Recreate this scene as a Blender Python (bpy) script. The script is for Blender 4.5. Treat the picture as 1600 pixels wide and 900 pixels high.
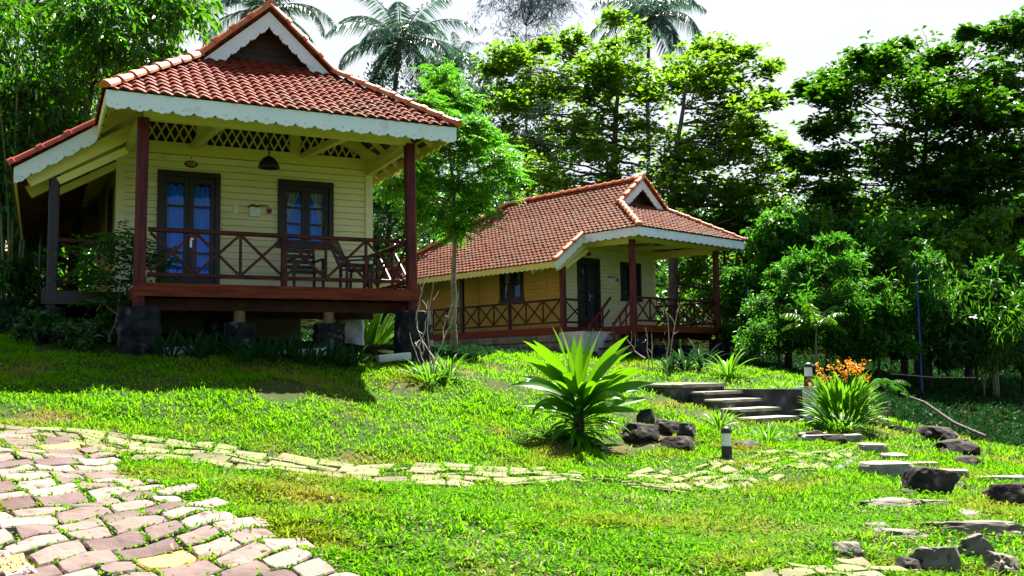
import bpy, math, random
import numpy as np
from mathutils import Vector, Matrix, noise as mnoise
for o in list(bpy.data.objects): bpy.data.objects.remove(o)
SC = bpy.context.scene
COL = SC.collection
R_ = math.radians
# ------------------------------------------------------------------ camera, world, sun
FPX, PITCH, ROLL = 1469.7, .0852, .0149
cam_d = bpy.data.cameras.new('camera'); cam = bpy.data.objects.new('camera', cam_d); COL.objects.link(cam)
cam_d.sensor_width = 36; cam_d.lens = 36 * FPX / 1600; cam_d.clip_start = .05; cam_d.clip_end = 2000
cam.matrix_world = Matrix.Rotation(math.pi/2 + PITCH, 4, 'X') @ Matrix.Rotation(-ROLL, 4, 'Z')
SC.camera = cam
SUN_EL, SUN_AZ = R_(58), R_(22)        # azimuth measured from +Y towards +X
w = bpy.data.worlds.new('World'); SC.world = w; w.use_nodes = True
nt = w.node_tree; bgn = nt.nodes['Background']
sky = nt.nodes.new('ShaderNodeTexSky'); sky.sky_type = 'NISHITA'; sky.sun_disc = False
sky.sun_elevation = SUN_EL; sky.sun_rotation = SUN_AZ; sky.dust_density = 3.0; sky.air_density = 1.0; sky.ozone_density = 1.5
# thin bright cloud over the whole sky, broken a little
tc = nt.nodes.new('ShaderNodeTexCoord'); nz = nt.nodes.new('ShaderNodeTexNoise'); nz.inputs['Scale'].default_value = 2.2; nz.inputs['Detail'].default_value = 5
nt.links.new(tc.outputs['Generated'], nz.inputs['Vector'])
rp = nt.nodes.new('ShaderNodeMapRange'); rp.inputs['From Min'].default_value = .3; rp.inputs['From Max'].default_value = .6
rp.inputs['To Min'].default_value = .65; rp.inputs['To Max'].default_value = 1.0
nt.links.new(nz.outputs['Fac'], rp.inputs['Value'])
sp = nt.nodes.new('ShaderNodeSeparateXYZ'); nt.links.new(tc.outputs['Generated'], sp.inputs[0])
cl = nt.nodes.new('ShaderNodeMapRange'); cl.inputs['From Min'].default_value = -.15; cl.inputs['From Max'].default_value = .55; nt.links.new(sp.outputs['Y'], cl.inputs['Value'])   # the bright cloud lies on the sun's side, the sky opposite stays blue
ml = nt.nodes.new('ShaderNodeMath'); ml.operation = 'MULTIPLY'; nt.links.new(rp.outputs['Result'], ml.inputs[0]); nt.links.new(cl.outputs['Result'], ml.inputs[1])
mx = nt.nodes.new('ShaderNodeMix'); mx.data_type = 'RGBA'; mx.inputs['B'].default_value = (4.6, 4.8, 5.2, 1)
nt.links.new(ml.outputs[0], mx.inputs['Factor']); nt.links.new(sky.outputs['Color'], mx.inputs['A'])
nt.links.new(mx.outputs['Result'], bgn.inputs['Color']); bgn.inputs['Strength'].default_value = .045
sd = bpy.data.lights.new('sun', 'SUN'); so = bpy.data.objects.new('sun', sd); COL.objects.link(so)
sd.energy = 5; sd.angle = R_(.5); sd.color = (1, .95, .86)
sdir = Vector((math.sin(SUN_AZ)*math.cos(SUN_EL), math.cos(SUN_AZ)*math.cos(SUN_EL), math.sin(SUN_EL)))
so.rotation_euler = sdir.to_track_quat('Z', 'Y').to_euler()
vs = SC.view_settings; vs.view_transform = 'Standard'; vs.look = 'None'; vs.gamma = 1; vs.use_curve_mapping = False; vs.exposure = 2.25
cy = SC.cycles; cy.max_bounces = 5; cy.diffuse_bounces = 3; cy.glossy_bounces = 2; cy.transparent_max_bounces = 6; cy.transmission_bounces = 3
cy.use_denoising = True
# ------------------------------------------------------------------ pixel <-> world (photograph pixels, eye at the origin)
def ray(u, v):
    a, b = u-800, v-450; c, s = math.cos(ROLL), math.sin(ROLL)
    x = a*c - b*s; y = a*s + b*c
    X, yc, zc = x/FPX, 1.0, -y/FPX
    return X, yc*math.cos(PITCH) - zc*math.sin(PITCH), yc*math.sin(PITCH) + zc*math.cos(PITCH)
def at(u, v, Y):
    x, y, z = ray(u, v); k = Y/y
    return Vector((x*k, Y, z*k))
# ------------------------------------------------------------------ mesh builder
class MB:
    def __init__(s): s.v = []; s.f = []; s.m = []
    def add(s, vs, fs, m=0):
        n = len(s.v); s.v += [tuple(p) for p in vs]; s.f += [tuple(i+n for i in f) for f in fs]; s.m += [m]*len(fs)
    def box(s, x0, x1, y0, y1, z0, z1, m=0, b=0.0):
        if b <= 0:
            v = [(x, y, z) for z in (z0, z1) for y in (y0, y1) for x in (x0, x1)]
            s.add(v, [(0,2,3,1),(4,5,7,6),(0,1,5,4),(2,6,7,3),(0,4,6,2),(1,3,7,5)], m)
        else:
            s.beam((x0, (y0+y1)/2, (z0+z1)/2), (x1, (y0+y1)/2, (z0+z1)/2), y1-y0, z1-z0, m, b)
    def beam(s, p, q, w, h, m=0, b=0.0, up=(0,0,1)):
        p, q = Vector(p), Vector(q); d = (q-p).normalized(); up = Vector(up)
        if abs(d.dot(up)) > .99: up = Vector((0,1,0))
        r = d.cross(up).normalized(); u = r.cross(d)
        c = min(b, w*.4, h*.4)
        pr = [(-w/2, -h/2+c), (-w/2+c, -h/2), (w/2-c, -h/2), (w/2, -h/2+c), (w/2, h/2-c), (w/2-c, h/2), (-w/2+c, h/2), (-w/2, h/2-c)] if c > 0 else [(-w/2,-h/2),(w/2,-h/2),(w/2,h/2),(-w/2,h/2)]
        n = len(pr); v = [p + r*a + u*e for a, e in pr] + [q + r*a + u*e for a, e in pr]
        s.add(v, [tuple(range(n-1,-1,-1)), tuple(range(n, 2*n))] + [(i, (i+1) % n, n+(i+1) % n, n+i) for i in range(n)], m)
    def tube(s, pts, rad, n=8, m=0, cap=True):
        pts = [Vector(p) for p in pts]; rings = []
        pu = None
        for i, p in enumerate(pts):
            d = (pts[min(i+1, len(pts)-1)] - pts[max(i-1, 0)]).normalized()
            a = pu if pu is not None else (Vector((1,0,0)) if abs(d.x) < .9 else Vector((0,1,0)))
            e = (a - d*a.dot(d)); e = e.normalized() if e.length > 1e-6 else d.orthogonal().normalized()
            g = d.cross(e); pu = e; r = rad[i] if hasattr(rad, '__len__') else rad
            rings.append([p + e*(r*math.cos(2*math.pi*k/n)) + g*(r*math.sin(2*math.pi*k/n)) for k in range(n)])
        v = [p for rg in rings for p in rg]; f = []
        for i in range(len(pts)-1):
            for k in range(n): f.append((i*n+k, i*n+(k+1) % n, (i+1)*n+(k+1) % n, (i+1)*n+k))
        if cap: f += [tuple(range(n-1,-1,-1)), tuple(range((len(pts)-1)*n, len(pts)*n))]
        s.add(v, f, m)
    def lathe(s, prof, n=20, c=(0,0,0), m=0):
        v = []; f = []
        for r, z in prof:
            for k in range(n): v.append((c[0]+r*math.cos(2*math.pi*k/n), c[1]+r*math.sin(2*math.pi*k/n), c[2]+z))
        for i in range(len(prof)-1):
            for k in range(n): f.append((i*n+k, i*n+(k+1) % n, (i+1)*n+(k+1) % n, (i+1)*n+k))
        f += [tuple(range(n-1,-1,-1)), tuple(range((len(prof)-1)*n, len(prof)*n))]
        s.add(v, f, m)
    def build(s, name, mats, parent=None, smooth=False):
        me = bpy.data.meshes.new(name); me.from_pydata(s.v, [], s.f)
        mats = mats if isinstance(mats, (list, tuple)) else [mats]
        for m in mats: me.materials.append(m)
        me.polygons.foreach_set('material_index', s.m)
        if smooth: me.polygons.foreach_set('use_smooth', [True]*len(s.f))
        me.update(); o = bpy.data.objects.new(name, me); COL.objects.link(o)
        if parent: o.parent = parent
        return o
def npmesh(name, V, F, mats, parent=None, smooth=False):
    me = bpy.data.meshes.new(name); V = np.asarray(V, np.float32); F = np.asarray(F, np.int32); k = F.shape[1]
    me.vertices.add(len(V)); me.vertices.foreach_set('co', V.ravel())
    me.loops.add(F.size); me.loops.foreach_set('vertex_index', F.ravel())
    me.polygons.add(len(F)); me.polygons.foreach_set('loop_start', np.arange(0, F.size, k, dtype=np.int32))
    if smooth: me.polygons.foreach_set('use_smooth', np.ones(len(F), bool))
    for m in (mats if isinstance(mats, (list, tuple)) else [mats]): me.materials.append(m)
    me.update(calc_edges=True); me.validate()
    o = bpy.data.objects.new(name, me); COL.objects.link(o)
    if parent: o.parent = parent
    return o
def tag(o, label=None, cat=None, group=None, kind=None):
    for k, x in (('label', label), ('category', cat), ('group', group), ('kind', kind)):
        if x: o[k] = x
    return o
def empty(name, loc, rz=0):
    o = bpy.data.objects.new(name, None); COL.objects.link(o); o.location = loc; o.rotation_euler.z = rz; o.empty_display_size = .2
    return o
# ------------------------------------------------------------------ materials
def mat(name, c1, c2=None, rough=.6, scale=6, stretch=(1,1,1), island=0, bump=0, bscale=40, trans=0, tcol=None, spec=.5, c3=None, s3=1.0, t3=(.5,.6), metal=0, detail=4, contrast=(.35,.65)):
    m = bpy.data.materials.new(name); m.use_nodes = True; t = m.node_tree; N = t.nodes; L = t.links
    p = N['Principled BSDF']; p.inputs['Roughness'].default_value = rough; p.inputs['Specular IOR Level'].default_value = spec; p.inputs['Metallic'].default_value = metal
    tc = N.new('ShaderNodeTexCoord'); mp = N.new('ShaderNodeMapping'); mp.inputs['Scale'].default_value = stretch; L.new(tc.outputs['Object'], mp.inputs['Vector'])
    def noise(sc, det=detail):
        n = N.new('ShaderNodeTexNoise'); n.inputs['Scale'].default_value = sc; n.inputs['Detail'].default_value = det; L.new(mp.outputs['Vector'], n.inputs['Vector']); return n
    def ramp(src, a, b):
        r = N.new('ShaderNodeMapRange'); r.inputs['From Min'].default_value = a; r.inputs['From Max'].default_value = b; L.new(src, r.inputs['Value']); return r.outputs['Result']
    def mix(f, a, b):
        x = N.new('ShaderNodeMix'); x.data_type = 'RGBA'
        for s, v in (('A', a), ('B', b)):
            if isinstance(v, tuple): x.inputs[s].default_value = (*v, 1)
            else: L.new(v, x.inputs[s])
        L.new(f, x.inputs['Factor']); return x.outputs['Result']
    c2 = c2 or c1
    if island:
        g = N.new('ShaderNodeNewGeometry'); f = g.outputs['Random Per Island']
        if island < 1:
            a = N.new('ShaderNodeMix'); a.inputs['Factor'].default_value = island
            L.new(ramp(noise(scale).outputs['Fac'], *contrast), a.inputs['A']); L.new(f, a.inputs['B']); f = a.outputs['Result']
    else: f = ramp(noise(scale).outputs['Fac'], *contrast)
    col = mix(f, c1, c2)
    if c3: col = mix(ramp(noise(s3).outputs['Fac'], *t3), col, c3)
    L.new(col, p.inputs['Base Color'])
    if bump:
        b = N.new('ShaderNodeBump'); b.inputs['Strength'].default_value = bump; b.inputs['Distance'].default_value = .01
        L.new(noise(bscale).outputs['Fac'], b.inputs['Height']); L.new(b.outputs['Normal'], p.inputs['Normal'])
    if trans:
        tr = N.new('ShaderNodeBsdfTranslucent'); ms = N.new('ShaderNodeMixShader'); ms.inputs['Fac'].default_value = trans
        if tcol:
            tcx = mix(f, tcol, tuple(x*.75 for x in tcol)); 
            if c3: tcx = mix(ramp(noise(s3).outputs['Fac'], *t3), tcx, c3)
            L.new(tcx, tr.inputs['Color'])
        else: L.new(col, tr.inputs['Color'])
        L.new(p.outputs['BSDF'], ms.inputs[1]); L.new(tr.outputs['BSDF'], ms.inputs[2])
        L.new(ms.outputs['Shader'], N['Material Output'].inputs['Surface'])
    return m
MT = dict(
 grass=mat('grass', (.022,.13,.0005), (.095,.27,.001), rough=.7, spec=.03, scale=.9, island=.55, trans=.42, tcol=(.22,.55,.003), c3=(.25,.24,.02), s3=.9, t3=(.50,.74)),
 weed=mat('broad_weed', (.02,.10,.001), (.055,.17,.002), rough=.7, spec=.04, island=1, trans=.35, tcol=(.14,.38,.005)),
 dry=mat('dry_grass', (.30,.24,.08), (.16,.10,.03), rough=.7, island=.8, trans=.25),
 ground=mat('ground_soil', (.02,.055,.004), (.035,.045,.010), rough=.95, spec=.1, scale=1.5, bump=.6, bscale=25, c3=(.12,.075,.04), s3=.9, t3=(.58,.7)),
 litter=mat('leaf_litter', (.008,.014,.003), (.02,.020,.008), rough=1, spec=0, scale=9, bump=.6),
 cobble=mat('cobble_stone', (.06,.034,.036), (.25,.195,.165), rough=.9, spec=.2, scale=3, island=.75, bump=1, bscale=22, c3=(.09,.055,.04), s3=9, t3=(.56,.72)),
 cobble2=mat('pale_cobble', (.09,.085,.04), (.19,.175,.095), rough=.9, spec=.2, scale=3, island=.7, bump=.7, bscale=20, c3=(.16,.22,.05), s3=3.5, t3=(.5,.7)),
 moss=mat('moss', (.06,.20,.006), (.13,.30,.01), rough=.9, scale=7, bump=.8, bscale=60),
 conc=mat('concrete', (.42,.42,.40), (.60,.60,.58), rough=.85, scale=4, bump=.4, c3=(.10,.10,.10), s3=2.5, t3=(.52,.7)),
 darkconc=mat('shaded_weathered_concrete', (.02,.02,.02), (.08,.08,.08), rough=.9, scale=3, bump=.6, bscale=20, c3=(.20,.20,.22), s3=3.0, t3=(.58,.72)),
 steptop=mat('step_slab', (.18,.16,.12), (.32,.30,.24), rough=.85, scale=5, bump=.5, c3=(.12,.14,.05), s3=4, t3=(.55,.7)),
 stone=mat('field_stone', (.008,.008,.010), (.03,.027,.028), rough=.9, spec=.15, scale=8, bump=.8, bscale=15, c3=(.16,.15,.17), s3=5, t3=(.60,.72)),
 masonry=mat('stone_masonry', (.09,.075,.05), (.22,.20,.15), rough=.9, scale=3, island=.6, bump=.7, bscale=20),
 rock=mat('dark_rock', (.008,.007,.006), (.045,.035,.028), rough=.85, spec=.2, scale=5, bump=1, bscale=14, c3=(.20,.17,.14), s3=4, t3=(.6,.75)),
 rock2=mat('pale_rock', (.04,.03,.02), (.20,.16,.12), rough=.8, scale=4, bump=1, bscale=16, c3=(.05,.06,.03), s3=3, t3=(.55,.7)),
 yellow=mat('cream_paint', (.72,.62,.16), (.76,.67,.22), rough=.5, spec=.25, scale=2, stretch=(1,1,6)),
 wall=mat('cream_wall_paint', (.80,.70,.38), (.84,.76,.46), rough=.55, spec=.2, scale=1.4, stretch=(1,1,6), bump=.25, bscale=30, c3=(.58,.53,.30), s3=2.2, t3=(.58,.8)),
 ywall=mat('ochre_wall_paint', (.55,.36,.07), (.62,.42,.10), rough=.55, spec=.2, bump=.25, bscale=30, scale=1.2, stretch=(1,1,5)),
 white=mat('white_paint', (.80,.84,.90), (.85,.88,.92), rough=.5, spec=.2, scale=3, c3=(.50,.50,.42), s3=3.5, t3=(.6,.8)),
 tile=mat('clay_tile', (.13,.016,.007), (.25,.045,.016), rough=.7, spec=.12, scale=7, stretch=(1,1,1), bump=.25, bscale=30, c3=(.13,.05,.03), s3=1.3, t3=(.5,.72)),
 tile2=mat('weathered_clay_tile', (.10,.028,.012), (.24,.070,.026), rough=.75, spec=.1, scale=7, bump=.25, bscale=30, c3=(.14,.07,.04), s3=1.3, t3=(.48,.7)),
 cap=mat('ridge_tile', (.50,.10,.02), (.62,.19,.05), rough=.5, scale=3, island=.7, bump=.2, c3=(.22,.12,.08), s3=3, t3=(.6,.75)),
 caplow=mat('red_ridge_tile', (.42,.05,.02), (.52,.09,.03), rough=.5, scale=3, island=.6, bump=.2),
 soffit=mat('tile_underside', (.10,.045,.03), (.16,.07,.045), rough=.9, scale=5),
 dwood=mat('dark_plank', (.035,.012,.008), (.075,.028,.018), rough=.6, scale=5, stretch=(1,1,10), bump=.3),
 frame=mat('black_brown_wood', (.010,.005,.005), (.022,.010,.009), rough=.45, scale=6),
 rwood=mat('red_wood', (.05,.009,.012), (.15,.022,.018), rough=.45, spec=.2, scale=4, stretch=(6,6,.6), bump=.25, bscale=15),
 rwoodh=mat('red_wood_beam', (.10,.014,.006), (.22,.034,.012), rough=.5, spec=.15, scale=4, stretch=(.6,6,6), bump=.25, bscale=15),
 rail=mat('rail_wood', (.035,.007,.006), (.09,.018,.011), rough=.5, spec=.2, scale=5),
 log=mat('bare_wood', (.22,.12,.05), (.32,.19,.09), rough=.7, scale=5, stretch=(5,5,1)),
 curtain=mat('sky_tinted_curtain', (.015,.13,1.0), (.05,.26,1.0), rough=.9, spec=0, scale=3, stretch=(8,8,.5)),  # the sky's blue reflection is put into the cloth colour
 curtainw=mat('striped_curtain', (.45,.42,.33), (.12,.10,.07), rough=.8, scale=9, stretch=(3,3,.2)),
 metal=mat('brushed_metal', (.6,.6,.6), rough=.3, metal=1),
 black=mat('black_metal', (.012,.012,.013), (.02,.02,.02), rough=.4),
 blue=mat('blue_pipe_paint', (.02,.07,.30), (.03,.09,.35), rough=.5),
 lens=mat('frosted_white', (.80,.80,.80), (.74,.74,.74), rough=.3),
 sign=mat('sign_plaque', (.16,.03,.015), rough=.5),
 gold=mat('sign_lettering', (.70,.48,.14), rough=.4),
 red=mat('red_plastic', (.35,.02,.03), rough=.5),
 bark=mat('bark', (.07,.055,.045), (.16,.13,.11), rough=.9, scale=5, stretch=(3,3,1), bump=.6),
 barkd=mat('dark_bark', (.02,.016,.012), (.06,.045,.035), rough=.9, scale=5, stretch=(3,3,1), bump=.5),
 barkg=mat('green_bark', (.10,.10,.06), (.20,.18,.12), rough=.8, scale=8, stretch=(1,1,3)),
 bamboo=mat('bamboo_cane', (.10,.14,.03), (.22,.20,.06), rough=.4, scale=3, stretch=(1,1,2)),
 twig=mat('pale_twig', (.30,.24,.20), (.42,.36,.31), rough=.8, scale=6),
 l_bamboo=mat('bamboo_leaf', (.007,.040,.004), (.045,.15,.005), rough=.45, spec=.35, island=1, trans=.38, tcol=(.12,.40,.006)),
 l_dark=mat('dark_leaf', (.012,.05,.010), (.035,.11,.012), rough=.35, island=1, trans=.30, tcol=(.06,.22,.01)),
 l_blue=mat('bluegreen_leaf', (.02,.055,.030), (.055,.12,.055), rough=.4, island=1, trans=.3, tcol=(.08,.20,.07)),
 l_term=mat('almond_leaf', (.015,.075,.006), (.05,.17,.006), rough=.45, spec=.3, island=1, trans=.42, tcol=(.22,.46,.01), c3=(.5,.10,.01), s3=2.2, t3=(.735,.74)),
 l_termd=mat('deep_almond_leaf', (.008,.045,.006), (.03,.11,.006), rough=.45, spec=.3, island=1, trans=.30, tcol=(.10,.32,.005), c3=(.4,.10,.01), s3=2.2, t3=(.75,.755)),
 l_young=mat('fresh_leaf', (.045,.18,.003), (.10,.32,.005), rough=.5, spec=.25, island=1, trans=.38, tcol=(.12,.42,.012)),
 l_bush=mat('bush_leaf', (.012,.075,.006), (.045,.17,.008), rough=.5, spec=.25, island=1, trans=.36, tcol=(.09,.34,.012)),
 l_palm=mat('palm_leaf', (.02,.07,.05), (.05,.13,.09), rough=.35, island=1, trans=.28, tcol=(.08,.20,.11)),
 l_casu=mat('needle_leaf', (.05,.10,.12), (.09,.15,.17), rough=.6, island=1, trans=.2),
 l_cord=mat('strap_leaf', (.025,.12,.003), (.06,.22,.004), rough=.3, spec=.4, island=1, trans=.38, tcol=(.16,.42,.004)),
 l_lily=mat('lily_leaf', (.025,.12,.004), (.06,.20,.005), rough=.45, spec=.25, island=1, trans=.4, tcol=(.16,.42,.01)),
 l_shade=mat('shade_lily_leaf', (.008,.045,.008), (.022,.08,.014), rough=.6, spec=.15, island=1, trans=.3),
 flower=mat('orange_flower', (.85,.22,.01), (.80,.42,.02), rough=.6, island=1, trans=.3),
 rflower=mat('red_flower', (.75,.03,.01), (.6,.05,.02), rough=.6, island=1, trans=.3),
 thatch=mat('thatch', (.30,.24,.10), (.42,.36,.18), rough=.9, scale=8),
)
def glass_mat():
    m = bpy.data.materials.new('window_glass'); m.use_nodes = True; t = m.node_tree; N = t.nodes; L = t.links
    g = N.new('ShaderNodeBsdfGlossy'); g.inputs['Roughness'].default_value = .03; g.inputs['Color'].default_value = (.35,.6,1,1); tr = N.new('ShaderNodeBsdfTransparent')  # blue gloss tint paints extra sky colour into the reflections
    tr.inputs['Color'].default_value = (.82,.92,1,1); x = N.new('ShaderNodeMixShader'); x.inputs['Fac'].default_value = .07
    L.new(tr.outputs[0], x.inputs[1]); L.new(g.outputs[0], x.inputs[2]); L.new(x.outputs[0], N['Material Output'].inputs['Surface']); return m
MT['glass'] = glass_mat()
# ------------------------------------------------------------------ ground
CP = [(0,900,4.9),(250,900,5.1),(550,900,5.3),(800,900,5.5),(1200,900,5.6),(1600,900,5.6),
 (0,760,6.6),(300,790,6.5),(600,800,6.9),(900,810,7.3),(1200,815,7.8),(1450,800,7.8),(1600,830,6.9),
 (0,672,8.8),(200,708,8.6),(400,727,8.8),(600,745,9.0),(900,748,9.7),(1100,745,10.5),(1250,725,11.1),
 (0,600,10.6),(200,630,10.4),(500,650,10.8),(700,650,12.2),(900,690,12),(1137,715,11.9),(1050,650,14.0),
 (0,540,13),(250,552,13),(450,565,13.3),(640,560,14.8),(640,615,13),(750,556,19.5),(850,568,20),(850,605,16.0),(960,625,15.5),
 (1060,632,17.5),(1020,628,17.6),(1130,660,16.2),(1180,654,17.5),(1250,659,17.3),(1200,684,15.0),(1150,690,14.2),(1300,692,13.8),(1420,700,14.5),(1290,665,15.5),(1350,742,10.6),(1470,742,11.3),(1600,770,10.2),(1600,735,13),
 (1420,672,17),(1600,700,17.5),(1500,650,22),(1650,650,22),(1000,562,25),(1120,575,26),(1080,585,21.5),(880,556,24),(720,545,29),(1250,590,22),
 (200,520,18),(30,478,20),(-100,470,21),(0,520,14.5),(100,505,16.5),(500,545,20),(400,530,25),(800,535,40),(1300,560,40),(1650,575,40),(-200,470,35),(1500,600,30),(0,480,40)]
PTS = [tuple(at(*c)) for c in CP] + [(0,0,-1.5),(3,1.5,-1.55),(-3,1.5,-1.4),(0,-8,-1.9),(10,2,-1.7),(-9,4,-.6),(-12,8,-.05),(12,8,-1.7),(-14,12,.5),(16,14,-1.8),(-8,-4,-1.2)]
PTS = np.array(PTS)
def tps(r2): return np.where(r2 > 1e-9, .5*r2*np.log(np.maximum(r2, 1e-9)), 0)
_n = len(PTS); _A = np.zeros((_n+3, _n+3)); _d = ((PTS[:,None,:2]-PTS[None,:,:2])**2).sum(-1)
_A[:_n,:_n] = tps(_d) + np.eye(_n)*.003; _A[:_n,_n:] = np.c_[np.ones(_n), PTS[:,:2]]; _A[_n:,:_n] = _A[:_n,_n:].T
_W = np.linalg.solve(_A, np.r_[PTS[:,2], 0,0,0])
def sstep(a, b, x): t = np.clip((x-a)/(b-a), 0, 1); return t*t*(3-2*t)
TER = np.array([[3.75,18.7],[5.72,17.75],[6.3,18.3],[6.6,22.5],[3.3,22.5],[3.3,18.9]])
def inpoly(X, Y, P):
    X = np.asarray(X); Y = np.asarray(Y); c = np.zeros(X.shape, bool); n = len(P)
    for i in range(n):
        x0, y0 = P[i]; x1, y1 = P[(i+1) % n]
        if y0 == y1: continue
        c ^= ((y0 > Y) != (y1 > Y)) & (X < (x1-x0)*(Y-y0)/(y1-y0)+x0)
    return c
def ground(X, Y, terrace=True):
    X = np.asarray(X, float); Y = np.asarray(Y, float); sh = X.shape; x = X.ravel(); y = Y.ravel()
    xc = np.clip(x, -24, 24); yc = np.clip(y, -8, 42); out = np.empty(len(x))
    for i in range(0, len(x), 20000):
        a = xc[i:i+20000]; b = yc[i:i+20000]; d = (a[:,None]-PTS[None,:,0])**2 + (b[:,None]-PTS[None,:,1])**2
        out[i:i+20000] = tps(d) @ _W[:_n] + _W[_n] + _W[_n+1]*a + _W[_n+2]*b
    out = np.clip(out, -3.5, 3.5)
    far = sstep(18, 60, np.abs(x)); out = out*(1-far) + 0*far
    out += 13*sstep(44, 95, y)                         # wooded rise behind the bungalows
    out += .028*np.sin(x*3.1+1.3*np.sin(y*2.3))*np.sin(y*2.7+x) + .018*np.sin(x*7.3+y*3+np.sin(x*2))*np.sin(y*8.1+1.5*np.sin(x*3.3))
    if terrace:
        t = inpoly(x, y, TER); out = np.where(t, np.maximum(out, -.50), out)
    return out.reshape(sh)
def gz(x, y): return float(ground(np.array([x]), np.array([y]))[0])
def on(u, v, y0=4.0, y1=45):
    """first ground point on the line of sight through photograph pixel u, v"""
    Y = np.arange(y0, y1, .03); a, b, c = ray(u, v); X = Y*a/b; Z = Y*c/b
    h = ground(X, Y, False) - Z; i = np.argmax(h > 0)
    return Vector((X[i], Y[i], Z[i]))
def axis(lo, hi, fl, fh, st):
    a = list(np.arange(fl, fh, st)); s = st; p = fl
    L = []
    while p > lo: s *= 1.18; p -= s; L.append(p)
    H = []; s = st; p = fh
    while p < hi: p += s; s *= 1.18; H.append(p)
    return np.array(L[::-1] + a + H)
gx = axis(-320, 320, -11, 12, .13); gy = axis(-150, 420, 3, 24, .13)
GX, GY = np.meshgrid(gx, gy); GZ = ground(GX, GY)
nx, ny = len(gx), len(gy); idx = np.arange(nx*ny).reshape(ny, nx)
F = np.stack([idx[:-1,:-1], idx[:-1,1:], idx[1:,1:], idx[1:,:-1]], -1).reshape(-1, 4)
go = npmesh('ground', np.stack([GX, GY, GZ], -1).reshape(-1, 3), F, [MT['ground'], MT['litter']], smooth=True)
cx = (GX[:-1,:-1]+GX[1:,1:]).ravel()/2; cyy = (GY[:-1,:-1]+GY[1:,1:]).ravel()/2
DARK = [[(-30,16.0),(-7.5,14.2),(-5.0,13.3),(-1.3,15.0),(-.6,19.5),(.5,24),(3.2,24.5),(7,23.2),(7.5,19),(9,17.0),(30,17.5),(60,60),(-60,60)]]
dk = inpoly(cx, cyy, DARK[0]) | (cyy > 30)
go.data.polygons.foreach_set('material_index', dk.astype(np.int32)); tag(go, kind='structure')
# ------------------------------------------------------------------ paving
rng = np.random.default_rng(5); rnd = random.Random(7)
def pxpoly(L): return [(p.x, p.y) for p in (on(u, v) for u, v in L)]
P_MAIN = pxpoly([(-60,668),(60,680),(140,700),(190,722),(200,738),(300,784),(430,840),(560,900),(640,935),(-300,935),(-260,720)])
P_NARROW_T = [(-90,672),(0,662),(130,676),(300,694),(450,714),(600,730),(700,728),(850,731),(910,742)]
P_NARROW_B = [(920,756),(850,760),(700,763),(600,762),(500,748),(400,738),(300,727),(190,722),(140,704),(60,684),(-90,690)]
P_NARROW = pxpoly(P_NARROW_T + P_NARROW_B)
P_MOSS = pxpoly([(915,744),(1000,734),(1080,722),(1150,708),(1230,700),(1345,694),(1350,708),(1290,738),(1210,760),(1120,776),(1020,772),(930,760)])
P_PEB = pxpoly([(-60,862),(20,872),(60,905),(-60,930)])
P_BOT = pxpoly([(1190,905),(1260,893),(1340,889),(1400,897),(1420,930),(1180,930)])
P_DIRT1 = pxpoly([(395,600),(430,592),(470,600),(480,620),(440,634),(405,622)])
P_DIRT2 = pxpoly([(925,690),(960,680),(1050,682),(1060,696),(1010,708),(940,712)])
P_DIRT3 = pxpoly([(605,600),(640,598),(660,612),(625,622)])
P_DIRT4 = pxpoly([(930,640),(1010,645),(1060,665),(1040,672),(960,655)])
def shrink(P, Q): return all(inpoly(np.array([q[0]]), np.array([q[1]]), P)[0] for q in Q)
OCC = np.zeros((800, 1400), bool); OX, OY, OS = -10.0, 3.0, .0155
def occupy(P):
    P = np.asarray(P)[:, :2]; i0, j0 = ((P.min(0)-[OX, OY])/OS).astype(int); i1, j1 = ((P.max(0)-[OX, OY])/OS).astype(int)+1
    if i0 < 0 or j0 < 0 or i1 >= 1400 or j1 >= 800: return
    gx_, gy_ = np.meshgrid(OX+(np.arange(i0, i1)+.5)*OS, OY+(np.arange(j0, j1)+.5)*OS); OCC[j0:j1, i0:i1] |= inpoly(gx_, gy_, P)
def occupied(x, y):
    i = np.clip(((x-OX)/OS).astype(int), 0, 1399); j = np.clip(((y-OY)/OS).astype(int), 0, 799); return OCC[j, i]
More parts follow.
